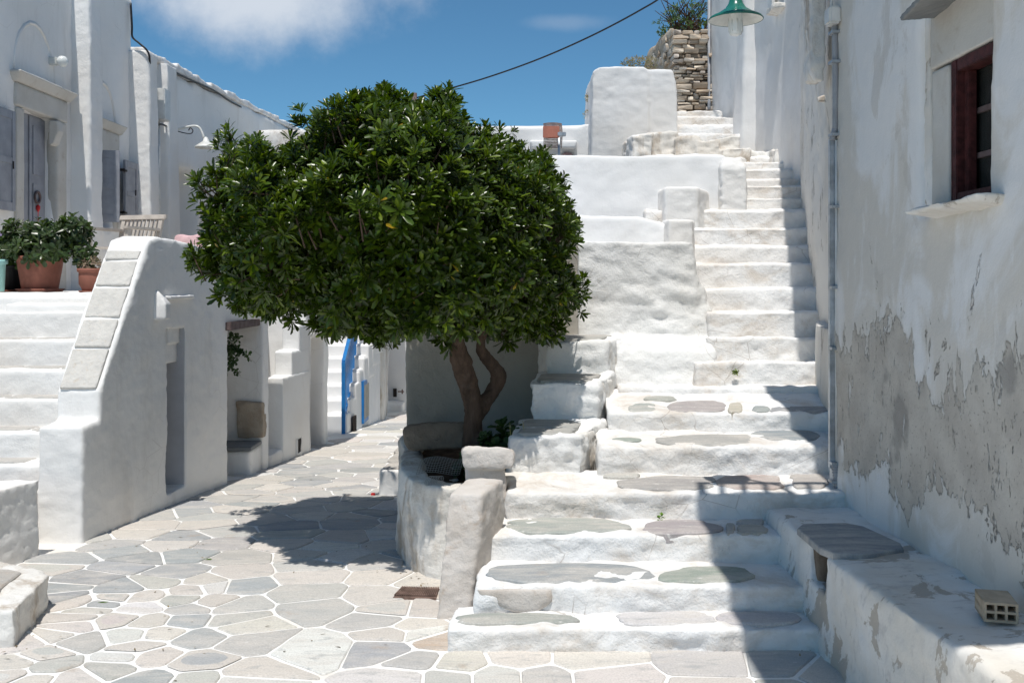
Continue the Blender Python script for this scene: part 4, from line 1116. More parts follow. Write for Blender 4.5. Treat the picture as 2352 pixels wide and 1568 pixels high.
# drain grate, litter
dg_ = thing('drain_grate', 'rusty ribbed iron drain grate set in the pavement by the stone post', 'drain', tuple(onstreet(953, 1366)))
gp = [onstreet(902, 1376), onstreet(1002, 1378), onstreet(1010, 1355), onstreet(925, 1353)]
solid('plate', hull([tuple(p + Vector((0, 0, .012))) for p in gp] + [tuple(p + Vector((0, 0, -.02))) for p in gp]), M['rust'], dg_, 0.002)
for q in range(22):
    t = (q + .5) / 22
    a = gp[0].lerp(gp[1], t); b = gp[3].lerp(gp[2], t); a, b = a.lerp(b, .08), a.lerp(b, .92); a.z = b.z = 0.016
    solid('rib', tube([a, b], 0.0035, 5), M['rust'], dg_)
p = onstreet(858, 1139)
tag(solid('red_litter', box(p.x - .02, p.x + .012, p.y - .015, p.y + .015, p.z + 0.006, p.z + .026), M['red'], bevel=0.003), 'tiny bright red scrap lying on the pavement beside the white ledge', 'litter')

# low white ledge against the terrace side
ld = thing('low_ledge', 'low white ledge with grey slab top tucked behind the planter', 'ledge', (-1.0, 8.6, -0.1))
plaster('body', [hull([(-1.075, 7.98, -0.3), (-0.7, 7.98, -0.3), (-1.07, 7.98, 0.10), (-0.7, 7.98, 0.10), (-1.0, 9.6, -0.3), (-0.7, 9.6, -0.3), (-1.0, 9.6, 0.10), (-0.7, 9.6, 0.10)])], M['white'], ld, vox=0.018, amp=0.005, freq=4, smooth_it=2)
for (y0, y1) in ((8.02, 8.3), (8.33, 8.75), (8.78, 9.3)):
    plane_slab(ld, [(-1.05, y0), (-0.82, y0), (-0.82, y1), (-1.02, y1)], 0.10, (0.42, 0.39, 0.35), name='slab')

# weeds and moss on the steps
def weed(x, y, Y, r, n, tint, label):
    c = P(x, y, Y); pp, aa = blob_pts((c.x, c.y - .015, c.z), (r, r * .5, r), n)
    bush('weed', pp, aa, 5, r * 0.8, r * 0.28, 1.1, tint, label, 'weed')
weed(1516, 1186, 5.28, 0.025, 6, (0.13, 0.24, 0.03), 'bright green weed sprouting from the riser in the lower middle of the stairs')
weed(1688, 852, 6.93, 0.024, 14, (0.17, 0.22, 0.04), 'yellow-green weed tuft growing from a hole in the riser higher up the stairs')
c = P(1765, 1146, 5.5)
pp, aa = blob_pts((c.x, c.y, c.z + .01), (0.075, 0.06, 0.028), 60)
bush('moss_clump', pp, aa, 5, 0.022, 0.007, 1.0, (0.035, 0.055, 0.015), 'dark mossy clump on the far end of the bench', 'plant')

# crumbs and dry leaf scraps blown into corners
lp_ = []
for (x, y, n, r) in ((420, 1255, 14, .5), (980, 1325, 16, .25), (300, 1440, 14, .6), (620, 1480, 12, .6), (760, 1290, 14, .5), (1880, 1500, 10, .2), (60, 1500, 8, .2), (700, 1120, 14, .7)):
    c = onstreet(x, y)
    for k in range(n): lp_.append((c.x + random.gauss(0, r * .5), c.y + random.gauss(0, r * .4)))
lp_ = [q for q in lp_ if street_ok(*q) and q[0] > street_left(q[1]) + .1]
nb_ = len(lp_)
me = leaf_cloud(np.array([(x, y, zg(y) + .0125) for x, y in lp_]), np.concatenate([RNG.normal(0, 1, (nb_, 2)), RNG.normal(0, .05, (nb_, 1))], 1), np.tile(np.array([[0, 0, 1.0]]), (nb_, 1)), RNG.uniform(.008, .028, nb_), RNG.uniform(.002, .005, nb_),
                np.array([0.22, 0.15, 0.08])[None] * RNG.uniform(.4, 1.3, (nb_, 1)))
tag(link('leaf_litter', me, M['leaf_soft']), 'scattered crumbs of dry leaves on the pavement', 'leaf litter', kind='stuff')

# ================================================================ THE WEST SIDE OF THE LANE
# --- front steps with sloping balustrade, terrace
th = thing('terrace_house', 'low white terrace building with slit opening and slab-topped sloping balustrade', 'house', (-2.8, 7.4, 0))
XB = lambda Y: XL(Y) - 0.285
prof = [(6.2, -0.2), (6.2, 0.71), (6.42, 0.715), (6.42, 0.905), (7.12, 1.90), (7.28, 1.935), (8.4, 1.885), (9.78, 1.83), (9.78, -0.6)]
sx_ = lambda Y: XL(Y) + (0.0)
plaster('wall', [prism_x(prof, XB, sx_), prism_x([(7.35, -0.2), (7.35, 1.45), (9.78, 1.45), (9.78, -0.6)], lambda Y: -3.75, lambda Y: XL(Y) - 0.02)], M['house'], th, vox=0.017, amp=0.010, freq=1.6, fine=0.003, ffreq=10, smooth_it=1,
        cuts=[box(XL(7.6) - 0.36, -2.2, 7.43, 7.775, 0.02, 1.25), box(-3.6, -2.0, 8.665, 9.60, -1.0, 1.255)])
solid('slit_lining', [box(XL(7.6) - 0.352, XL(7.77) - 0.012, 7.762, 7.80, -0.03, 1.262), box(XL(7.6) - 0.40, XL(7.6) - 0.353, 7.40, 7.80, -0.03, 1.262)], M['niche_grey'], th)  # thin blue-grey panels added inside the slit, darker than the wall
plaster('terrace_floor', [box(-4.75, XL(7.5) - 0.2, 7.5, 12.5, 0.8, 1.52)], M['white'], th, vox=0.05, amp=0.003)
# coping slabs on the slope
rows = [(893, 803), (798, 735), (730, 663), (657, 602), (597, 577)]
def slope_at(y):
    lo, hi = 6.42, 7.13
    for _ in range(40):
        m = (lo + hi) / 2; z = 0.912 + (m - 6.42) * (1.90 - 0.905) / 0.70
        if HOR - (z - EYE) * F / m > y: lo = m
        else: hi = m
    return m, 0.912 + (m - 6.42) * (1.90 - 0.905) / 0.70
nrm = Vector((0, -0.995, 0.7)).normalized()
for a, b in rows:
    (Ya, za), (Yb, zb) = slope_at(a), slope_at(b)
    pts = []
    for l in (0.013, -0.04):
        for (Y, z) in ((Ya, za), (Yb, zb)):
            for X in (XB(Y) + 0.022, XL(Y) - 0.026):
                pts.append(tuple(Vector((X, Y, z)) + nrm * l))
    plaster('coping_slab', [hull(pts)], M['coping'], th, vox=0.008, amp=0.002, freq=12, fine=0.001, smooth_it=1)
Yq = 7.26
plaster('spout', [hull([(XL(Yq) - .05, 7.2, 1.335), (XL(Yq) + .085, 7.2, 1.335), (XL(Yq) - .05, 7.31, 1.335), (XL(Yq) + .085, 7.31, 1.335), (XL(Yq) + .085, 7.2, 1.45), (XL(Yq) + .085, 7.31, 1.45), (XL(Yq) + .03, 7.22, 1.54), (XL(Yq) - .05, 7.22, 1.57), (XL(Yq) - .05, 7.29, 1.57)])], M['white'], th, vox=0.011, amp=0.003, freq=9, smooth_it=3)
plaster('drip_ledge', [box(XL(7.6) - 0.03, XL(7.6) + 0.045, 7.36, 7.9, 1.478, 1.505)], M['white'], th, vox=0.009, amp=0.005, freq=14, smooth_it=1)
solid('porch_beam', box(-2.95, XL(9.1) + 0.012, 8.60, 9.70, 1.19, 1.262), M['wood_dark'], th, 0.006)
plaster('porch_quoin', [hull([P(541, 921, 9.57), P(603, 923, 9.57), P(546, 965, 9.57), P(604, 960, 9.57), P(544, 1006, 9.57), P(604, 1006, 9.57)] + [p + Vector((0, .15, 0)) for p in (P(541, 921, 9.57), P(603, 923, 9.57), P(544, 1006, 9.57), P(604, 1006, 9.57))])], M['quoin'], th, vox=0.014, amp=0.006, freq=9)
plaster('porch_seat', [box(-3.1, XL(9.4) - 0.005, 9.22, 9.62, -0.5, 0.045)], M['house'], th, vox=0.02, amp=0.005)
solid('porch_seat_slab', box(-3.1, XL(9.4) + 0.005, 9.2, 9.6, 0.048, 0.085), M['slate'], th, 0.006)

vine_p = []
for k in range(90):
    t = random.random(); vine_p.append((XatY(520 + 26 * random.random() ** 1.6 + (0), 9.15), 9.1 + random.uniform(-.1, .2), ZatY(758 + 105 * t, 9.15)))
for k in range(26):
    t = k / 25; vine_p.append((XatY(530 + 42 * t, 9.0), 9.0, ZatY(790 + 8 * math.sin(t * 5) + 45 * t * t, 9.0)))
bush('hanging_vine', np.array(vine_p), RNG.normal(0, 1, (len(vine_p), 3)) + np.array([[.5, -.5, -.4]]), 4, 0.04, 0.012, 1.2, (0.03, 0.06, 0.02), 'small leafy vine hanging inside the shaded porch opening', 'vine')

ls = thing('front_steps', 'steep white front steps climbing to the terrace with the potted plants', 'stairs', (-3.5, 6.4, 0))
LY = [5.95, 6.12, 6.3, 6.5, 6.7, 6.9, 7.1, 7.3, 7.52]
LN = [1215, 1140, 1065, 990, 916, 847, 780, 717, 672]
for k in range(9):
    z = ZatY(LN[k], LY[k])
    o = plaster('step', [slabbox(LY[k], LY[k] + 0.5, -4.7, -2.70 - 0.0 + (LY[k] - 6.2) * .08, -4.7, -2.70 + (LY[k] - 6.2) * .08, z - 0.4, z, z)] if k > 1 else [slabbox(LY[k], LY[k] + 0.5, -4.7, -2.97, -4.7, -2.97, z - 0.4, z, z)], M['white'], ls, vox=0.022, amp=0.006, freq=3, fine=0.003, smooth_it=2, seed=k)
    if k < 7:
        x = -3.9
        while x < -3.0:
            w = random.uniform(.3, .5); x1 = min(x + w, -2.99)
            if x1 - x > .1: plane_slab(o, [(x, LY[k] + .03), (x1 - .03, LY[k] + .03), (x1 - .0, LY[k] + .19), (x + .03, LY[k] + .19)], z, (0.46, 0.44, 0.41), lift=0.008, name='tread_slab')
            x = x1
lw = tag(plaster('low_side_wall', [prism_z([(-2.785, 5.9), (-2.872, 5.59), (-2.98, 4.9), (-3.6, 4.9), (-3.6, 5.9)], -0.2, 0.44)], M['white'], None, vox=0.02, amp=0.01, freq=3, fine=0.005, smooth_it=2), 'knee-high white wall with rough chipped top beside the front steps', 'wall')
sb = thing('doorstep_block', 'worn grey-topped masonry block standing low at the pavement edge', 'block', (-2.4, 4.7, 0))
plaster('body', [prism_z([(-2.27, 4.9), (-2.18, 4.36), (-2.9, 4.3), (-3.3, 4.9), (-3.2, 5.35), (-2.45, 5.05)], -0.1, 0.175)], M['white_stained'], sb, vox=0.014, amp=0.014, freq=4, fine=0.006, smooth_it=2)
plane_slab(sb, [(-2.40, 4.9), (-2.36, 4.52), (-3.1, 4.5), (-3.1, 4.95)], 0.18, (0.42, 0.39, 0.35), name='slab')

# --- tall house with grey joinery
HX = -4.7
def fy(x, d=0.0): return (-(HX + d)) * F / (CX - x)
def fz(x, y, d=0.0): return EYE + (HOR - y) * fy(x, d) / F
gh = thing('grey_door_house', 'tall white house with grey door and shutters above the terrace', 'house', (HX, 10.5, 1.5))
plaster('wall', [box(-8.5, HX, 5.5, 12.36, -0.3, 5.12)], M['house'], gh, vox=0.045, amp=0.016, freq=1.1, fine=0.003, ffreq=5, smooth_it=2,
        cuts=[box(-4.86, -4.4, 9.56, 10.24, 1.2, 3.28), box(-4.95, -4.4, 11.08, 11.72, 2.25, 3.10)])
for (x0, p_w, Yw, ztop, zb) in ((165, 0.19, 10.63, 5.1, 1.4), (298, 0.24, 12.24, 4.46, 1.4)):
    plaster('pilaster', [hull([(HX - .1, Yw, ztop), (HX + p_w, Yw, ztop), (HX - .1, Yw - .02, zb), (HX + p_w + .04, Yw - .04, zb), (HX - .1, Yw + .3, ztop), (HX + p_w, Yw + .3, ztop), (HX - .1, Yw + .3, zb), (HX + p_w + .04, Yw + .3, zb)])], M['white'], gh, vox=0.025, amp=0.01, freq=2.4, fine=0.003, smooth_it=2)
dr = solid('door', [box(-4.83, -4.80, 9.57, 10.23, 1.5, 3.275)], M['grey_paint'], gh)
for (a, b) in ((9.585, 9.84), (9.87, 10.2)):
    solid('door_leaf', [box(-4.80, -4.785, a, b, 1.55, 3.26)], M['grey_paint'], dr, 0.004)
    for (za, zb) in ((1.65, 2.05), (2.12, 2.6), (2.68, 3.18)):
        solid('panel', box(-4.786, -4.776, a + .06, b - .06, za, zb), M['grey_paint'], dr, 0.006)
wr = [tube([Vector((-4.765, 10.0 + .055 * math.cos(t * .4), 2.46 + .055 * math.sin(t * .4))) for t in range(17)], 0.013, 6, False)]
solid('door_wreath', wr, M['wood_dark'], dr, smooth=True)
solid('wreath_charm', lathe([(0.002, .03), (.022, .01), (.02, -.02), (.004, -.05), (.003, -.16)], (-4.76, 10.0, 2.36), 8), M['red'], dr, smooth=True)
plaster('door_jamb', [box(HX - .1, HX + 0.025, 10.245, 10.46, 1.5, 3.27)], M['trim'], gh, vox=0.02, amp=0.004)
plaster('door_jamb', [box(HX - .1, HX + 0.025, 9.40, 9.555, 1.5, 3.27)], M['trim'], gh, vox=0.02, amp=0.004)
plaster('door_lintel', [box(HX - .1, HX + 0.03, 9.38, 10.48, 3.275, 3.5)], M['trim'], gh, vox=0.02, amp=0.004)
plaster('door_cornice', [hull([(HX - .1, 9.34, 3.502), (HX + .05, 9.36, 3.502), (HX + .05, 10.5, 3.502), (HX - .1, 10.52, 3.502), (HX - .1, 9.3, 3.6), (HX + .12, 9.3, 3.6), (HX + .12, 10.56, 3.6), (HX - .1, 10.56, 3.6)])], M['trim'], gh, vox=0.016, amp=0.004)
plaster('bracket', [hull([(HX - .02, 10.14, 3.26), (HX + .07, 10.14, 3.26), (HX + .08, 10.14, 3.15), (HX + .03, 10.14, 3.02), (HX - .02, 10.14, 3.0), (HX - .02, 10.27, 3.26), (HX + .07, 10.27, 3.26), (HX + .08, 10.27, 3.15), (HX + .03, 10.27, 3.02), (HX - .02, 10.27, 3.0)])], M['trim'], gh, vox=0.012, amp=0.003, smooth_it=3)
wn = solid('window', [box(-4.9, -4.87, 11.08, 11.72, 2.25, 3.1)], M['glass'], gh)
solid('window_frame', [box(-4.88, -4.84, 11.09, 11.14, 2.26, 3.09), box(-4.88, -4.84, 11.66, 11.71, 2.26, 3.09), box(-4.88, -4.84, 11.38, 11.42, 2.26, 3.09), box(-4.88, -4.84, 11.14, 11.66, 3.04, 3.09)], M['grey_paint'], wn, 0.003)
plaster('window_lintel', [box(HX - .1, HX + 0.025, 10.98, 11.86, 3.105, 3.36)], M['trim'], gh, vox=0.02, amp=0.004)
plaster('window_cornice', [hull([(HX - .1, 10.96, 3.362), (HX + .04, 10.98, 3.362), (HX + .04, 11.9, 3.362), (HX - .1, 11.92, 3.362), (HX - .1, 10.92, 3.47), (HX + .1, 10.92, 3.47), (HX + .1, 11.95, 3.47), (HX - .1, 11.95, 3.47)])], M['trim'], gh, vox=0.016, amp=0.004)
plaster('window_jamb', [box(HX - .1, HX + 0.02, 11.725, 11.85, 2.2, 3.1)], M['trim'], gh, vox=0.02, amp=0.004)
def shutter(y0, y1, z0, z1, x0, parent, ang=0.0):
    w = y1 - y0
    def T(g):
        V, Fc = g; out = []
        for (x, y, z) in V:
            dy = y - y0; out.append((x0 + x * math.cos(ang) + dy * math.sin(ang), y0 + dy * math.cos(ang) - x * math.sin(ang), z))
        return out, Fc
    s = solid('shutter', [T(box(0, .03, y0, y0 + .06, z0, z1)), T(box(0, .03, y1 - .06, y1, z0, z1))] + [T(box(0, .03, y0 + .06, y1 - .06, a, b)) for a, b in ((z0, z0 + .08), ((z0 + z1) / 2 - .03, (z0 + z1) / 2 + .03), (z1 - .08, z1))], M['grey_paint'], parent, 0.003)
    for a, b in ((z0 + .08, (z0 + z1) / 2 - .03), ((z0 + z1) / 2 + .03, z1 - .08)):
        solid('panel', T(box(0.008, .02, y0 + .06, y1 - .06, a, b)), M['grey_paint'], s)
    return s
shutter(11.80, 12.20, 2.28, 3.06, HX + 0.09, gh)
shutter(11.06, 11.38, 2.28, 3.08, HX + 0.0, gh, 1.25)
shutter(8.75, 9.31, 2.27, 3.2, HX + 0.03, gh)
for zz in (2.42, 2.92):
    solid('hinge', [box(HX + .0, HX + .13, 11.735, 11.76, zz, zz + .03), box(HX + .09, HX + .13, 11.74, 11.83, zz - .001, zz + .022)], M['iron'], gh)
for (yy_, zz) in ((12.1, 2.66), (9.25, 2.66)): solid('shutter_latch', box(HX + .12 if yy_ > 10 else HX + .06, HX + .132 if yy_ > 10 else HX + .07, yy_, yy_ + .012, zz, zz + .07), M['iron'], gh)
for (ya, ww, zt) in ((9.8, 0.42, 4.1), (11.45, 0.36, 3.85)):      # blind relieving arches above the openings
    a = [Vector((HX - 0.006, ya + ww * math.cos(math.pi * k / 12), zt - .5 + .55 * math.sin(math.pi * k / 12))) for k in range(13)]
    solid('relief_arch', tube(a, 0.022, 6), M['white'], gh, smooth=True)
gl = thing('globe_lamp', 'white glass globe wall lamp above the grey door', 'wall lamp', (HX + .03, 10.1, 3.8))
solid('globe', lathe([(0.001, -.058), (.03, -.05), (.05, -.028), (.058, 0), (.05, .028), (.03, .05), (.001, .058)], (HX + .13, 10.12, 3.85), 20), M['opal'], gl, smooth=True)
solid('base', box(HX - .02, HX + 0.09, 10.08, 10.16, 3.81, 3.89), M['lamp_white'], gl, 0.01)

# --- next house along, with parapet
nx_ = thing('parapet_house', 'long white house with uneven stone-edged parapet, behind the tree', 'house', (HX, 16, 0))
plaster('wall', [hull([(-8, 12.3, -1), (HX, 12.3, -1), (-8, 12.3, 4.45), (HX, 12.3, 4.45), (-8, 24, -1), (HX + .1, 24, -1), (-8, 24, 5.0), (HX + .1, 24, 5.0)])], M['house'], nx_, vox=0.06, amp=0.02, freq=1.0, fine=0.003, ffreq=4, smooth_it=2,
        cuts=[box(-5.1, -4.3, 13.95, 14.8, 2.0, 3.22)])
g = []
y = 12.6
while y < 23.8:
    L = random.uniform(.25, .6); z = 4.45 + (y - 12.3) * .047
    g.append(hull([(HX - .35, y, z), (HX + .06, y, z), (HX - .35, y + L, z + .03), (HX + .06, y + L, z + .03), (HX - .35, y, z + random.uniform(.08, .15)), (HX + .05, y, z + random.uniform(.06, .13)), (HX - .35, y + L, z + random.uniform(.1, .16)), (HX + .05, y + L, z + random.uniform(.08, .15))])); y += L * .92
plaster('parapet_edge', g, M['white_step'], nx_, vox=0.025, amp=0.012, freq=4, smooth_it=2)
plaster('pilaster', [hull([(HX - .1, 13.15, 4.5), (HX + .15, 13.15, 4.5), (HX - .1, 13.1, 1.0), (HX + .22, 13.1, 1.0), (HX - .1, 13.5, 4.5), (HX + .15, 13.5, 4.5), (HX - .1, 13.6, 1.0), (HX + .22, 13.6, 1.0)])], M['white'], nx_, vox=0.025, amp=0.012, freq=2.5, smooth_it=2)

mb = thing('meter_box', 'white electricity meter box between the two pilasters, above white pipes', 'meter box', (HX, 12.85, 2.5))
bx0 = XatY(347, 12.75); 
solid('case', box(HX - .05, XatY(380, 12.75), 12.72, 12.95, ZatY(275, 12.75), ZatY(203, 12.75)), M['pvc'], mb, 0.012)
solid('case_lid', box(XatY(349, 12.7), XatY(362, 12.7), 12.70, 12.718, ZatY(272, 12.7), ZatY(206, 12.7)), M['pvc'], mb, 0.006)
solid('pipe', tube([P(362, 278, 12.9), P(362, 560, 12.9)], 0.03, 10), M['pvc'], mb, smooth=True)
solid('pipe', tube([P(352, 345, 12.85), P(352, 560, 12.85)], 0.016, 8), M['pvc'], mb, smooth=True)
solid('junction_box', box(XatY(348, 12.8), XatY(358, 12.8), 12.76, 12.82, ZatY(362, 12.8), ZatY(342, 12.8)), M['pvc'], mb, 0.006)

cb = spline([P(300, 8, 12.2), P(303, 60, 12.2), P(304, 85, 12.2), P(320, 100, 12.2), P(338, 117, 12.2), P(344, 140, 12.25), P(344, 200, 12.6), P(347, 262, 12.65), P(356, 288, 12.65), P(372, 286, 12.9), P(398, 298, 13.6)], 5)
tag(solid('black_cable', tube(cb, 0.013, 6), M['cable'], smooth=True), 'black cable running down the house corner to the wall lamp bracket', 'cable')
cb = spline([P(387, 162, 13.55), P(400, 170, 13.8), P(430, 184, 14.35), P(462, 198, 15.0), P(490, 212, 15.6), P(520, 232, 16.35), P(547, 246, 17.0)], 5)
cb = [p + Vector((.05, 0, 0)) for p in cb]
tag(solid('black_cable', tube(cb, 0.014, 6), M['cable'], smooth=True), 'black cable strung under the parapet edge of the long white house', 'cable')

wl = thing('wall_lamp', 'white enamel lamp on a curled iron bracket beside the meter box', 'wall lamp', (HX, 13.8, 3.6))
WY = 13.75
solid('arm', tube(spline([P(394, 299, WY), P(412, 296, WY), P(440, 290, WY), P(456, 292, WY), P(464, 304, WY), P(468, 316, WY)], 5), 0.016, 8), M['lamp_white'], wl, smooth=True)
solid('scroll', [tube(spline([P(400, 299, WY), P(420, 305, WY), P(438, 307, WY), P(443, 300, WY), P(437, 294, WY), P(433, 300, WY)], 5), 0.007, 6)], M['iron'], wl, smooth=True)
cL = P(473, 330, WY)
solid('shade', lathe([(.02, .09), (.03, .075), (.045, .03), (.09, .0), (.14, -.035), (.15, -.06), (.146, -.062), (.13, -.035), (.08, -.005), (.03, .02)], cL, 24), M['lamp_white'], wl, smooth=True)
solid('bulb', lathe([(.001, -.07), (.025, -.06), (.032, -.03), (.02, 0), (.012, .03)], cL, 14), M['opal'], wl, smooth=True)

# --- steps house with stepped balustrade and dark door
s3 = thing('stepped_stair_house', 'white house with stepped block balustrade, dark narrow door and small vent', 'house', (-2.5, 10.8, -0.3))
for (xl, xr, yt, Y, Y1) in ((600, 650, 868, 10.22, 12.2), (634, 671, 806, 10.56, 12.2), (655, 688, 746, 10.84, 12.2), (672, 704, 700, 11.1, 12.2)):
    X1 = XL(Y) + .0; zt = ZatY(yt, Y)
    plaster('balustrade_block', [slabbox(Y, 11.2, XatY(xr, Y) - .19, XatY(xr, Y), XatY(xr, Y) - .19, XatY(xr, Y) + (11.2 - Y) * .08, -0.8, zt, zt)], M['white'], s3, vox=0.016, amp=0.006, freq=3, smooth_it=2)
plaster('plinth', [hull([(-3.2, 9.8, -0.8), (XL(9.9), 9.8, -0.8), (-3.2, 9.8, -0.1), (XL(9.9), 9.8, -0.1), (-3.2, 10.4, -0.8), (XL(10.4) - .01, 10.4, -0.8), (-3.2, 10.4, -0.1), (XL(10.4) - .01, 10.4, -0.1)])], M['white'], s3, vox=0.025, amp=0.008)
for k in range(9):
    z = -0.05 + .19 * k; Y = 10.3 + .25 * k
    plaster('step', [box(-3.25, -2.48, Y, Y + .5, z - .4, z)], M['white_step'], s3, vox=0.025, amp=0.012, freq=4, fine=.008)
plaster('wall', [box(-3.15, -2.27, 11.21, 12.3, -0.8, 3.0), box(-4.3, -3.1, 9.7, 12.3, -0.8, 1.45)], M['house'], s3, vox=0.035, amp=0.01, cuts=[box(-2.55, -2.0, 11.26, 11.98, -0.9, 0.98)])
solid('door', box(-2.54, -2.50, 11.24, 12.0, -0.5, 0.99), M['iron'], s3, 0.004)
plaster('bay', [hull([(-2.4, 11.22, 1.0), (-2.215, 11.22, 1.0), (-2.4, 11.22, 2.6), (-2.215, 11.22, 2.6), (-2.4, 12.1, 1.0), (-2.215, 12.1, 1.0), (-2.4, 12.1, 2.6), (-2.215, 12.1, 2.6)])], M['white'], s3, vox=0.025, amp=0.01, smooth_it=4)
vt = solid('vent', box(XL(10.75) - .03, XL(10.75) + .008, 10.68, 10.87, ZatY(1040, 10.75), ZatY(1009, 10.75)), M['dark'], s3)
solid('vent_frame', [box(XL(10.75) - .02, XL(10.75) + .014, 10.665, 10.68, ZatY(1042, 10.75), ZatY(1007, 10.75)), box(XL(10.75) - .02, XL(10.75) + .016, 10.87, 10.885, ZatY(1042, 10.75), ZatY(1007, 10.75)), box(XL(10.75) - .02, XL(10.75) + .015, 10.681, 10.869, ZatY(1042, 10.75), ZatY(1039, 10.75))], M['white'], vt)

# --- stairs with the blue railing
bs = thing('blue_rail_stairs', 'white side stairs with a bright blue railing down the lane', 'stairs', (-2.4, 13.6, -0.5))
nos = [954, 918, 884, 852, 821, 793, 765, 738, 712]
Yb = 13.5
for k, yn in enumerate(nos):
    Y = Yb + .25 * k; z = ZatY(yn, Y)
    X1 = -2.245 + .08 * (Y - 13.4)
    plaster('step', [slabbox(Y, Y + .5, -3.0, XatY(788, 13.5) + .03 * k + .02, -3.0, XatY(788, 13.5) + .03 * k + .05, z - .5, z, z)], M['white_clean'], bs, vox=0.025, amp=0.005, smooth_it=2)
    plaster('side_block', [slabbox(Y + .02, 15.9, X1 - .26, X1, X1 - .26, -2.08, -0.9, z + .02, z + .02)], M['white_clean'], bs, vox=0.03, amp=0.004)
wnd = solid('window', [box(-2.19, -2.135, 14.35, 14.86, ZatY(968, 14.6), ZatY(872, 14.6))], M['blue_paint'], bs, 0.004)
for (a, b) in ((14.38, 14.585), (14.625, 14.83)): solid('pane', box(-2.14, -2.128, a, b, ZatY(958, 14.6), ZatY(882, 14.6)), M['curtain'], wnd)
solid('meter_hole', box(-2.2, -2.19 + .02, 13.72, 13.9, ZatY(990, 13.8), ZatY(955, 13.8)), M['dark'], bs)
rl = thing('blue_railing', 'bright blue metal railing climbing the white side stairs', 'railing', (XatY(789, 13.4), 13.4, -0.45))
p0 = P(789, 996, 13.4); p1 = P(789, 832, 13.4); p2 = P(822, 700, 14.9)
def bar(a, b, wx, wy):
    return hull([tuple(q + Vector((sx * wx, sy * wy, 0))) for q in (a, b) for sx in (-1, 1) for sy in (-1, 1)])
solid('post', bar(p0, p1, .024, .02), M['blue_paint'], rl)
d_ = (p2 - p1)
solid('handrail', hull([tuple(q + Vector((sx * .024, 0, sz * .03))) for q in (p1, p2) for sx in (-1, 1) for sz in (-1, 1)]), M['blue_paint'], rl)
solid('lower_rail', hull([tuple(q + Vector((sx * .012, 0, sz * .02))) for q in (p0 + Vector((0, 0, .18)), p2 - Vector((0, 0, .78))) for sx in (-1, 1) for sz in (-1, 1)]), M['blue_paint'], rl)
for k in range(1, 14):
    t = k / 14; q = p1.lerp(p2, t); qb = (p0 + Vector((0, 0, .18))).lerp(p2 - Vector((0, 0, .78)), t)
    solid('baluster', bar(qb, q, .006, .006), M['blue_paint'], rl)

# --- far end of the lane
fe = thing('lane_end_house', 'rounded white house corner beyond the blue railing', 'house', (-2.2, 16, -0.6))
plaster('wall', [hull([(-4, 15.6, -0.9), (XatY(880, 15.7), 15.7, -0.9), (-4, 15.6, 4), (XatY(876, 15.7), 15.7, 4), (-4, 17.5, -0.9), (XatY(889, 17.2), 17.2, -0.9), (-4, 17.5, 4), (XatY(889, 17.2), 17.2, 4)])], M['white_stained'], fe, vox=0.04, amp=0.03, freq=1.6, smooth_it=3)
solid('down_pipe', tube([P(893, 770, 16.9), P(891, 800, 16.9), P(887, 850, 16.9), P(885, 905, 16.9)], 0.03, 8), M['white'], fe, smooth=True)
ew = thing('lane_end_wall', 'bright white wall closing the far end of the lane', 'wall', (-1.6, 18.2, -0.7))
plaster('wall', [box(-5, 1.0, 18.2, 19.5, -1.2, 3.4)], M['white_clean'], ew, vox=0.06, amp=0.01)
plaster('ledge', [hull([P(885, 925, 17.7), P(924, 928, 17.7), P(885, 985, 17.7), P(926, 985, 17.7)] + [p + Vector((0, .6, 0)) for p in (P(885, 925, 17.7), P(924, 928, 17.7), P(885, 985, 17.7), P(926, 985, 17.7))]),
                  hull([P(884, 880, 17.5), P(890, 886, 17.5), P(893, 985, 17.5), P(880, 985, 17.5), P(884, 880, 17.9), P(890, 886, 17.9), P(893, 985, 17.9), P(880, 985, 17.9)])], M['house'], ew, vox=0.03, amp=0.01)
solid('dark_plate', box(XatY(903, 18.15), XatY(911, 18.15), 18.13, 18.17, ZatY(911, 18.15), ZatY(892, 18.15)), M['dark'], ew, 0.003)
solid('iron_latch', [tube([P(914, 899, 18.0), P(928, 899, 18.0)], 0.012, 6), tube([P(924, 894, 18.0), P(924, 904, 18.0)], 0.014, 6)], M['rust'], ew)
# back rows that close the view between houses
bk = thing('back_row_house', 'plain white house wall glimpsed under the tree above the blue railing', 'house', (-3.5, 15, 0))
plaster('wall', [box(-3.45, -3.0, 12.4, 15.5, -1, 3.2), box(-4.2, -2.3, 15.85, 18, -1, 3.3)], M['house'], bk, vox=0.08, amp=0.015)

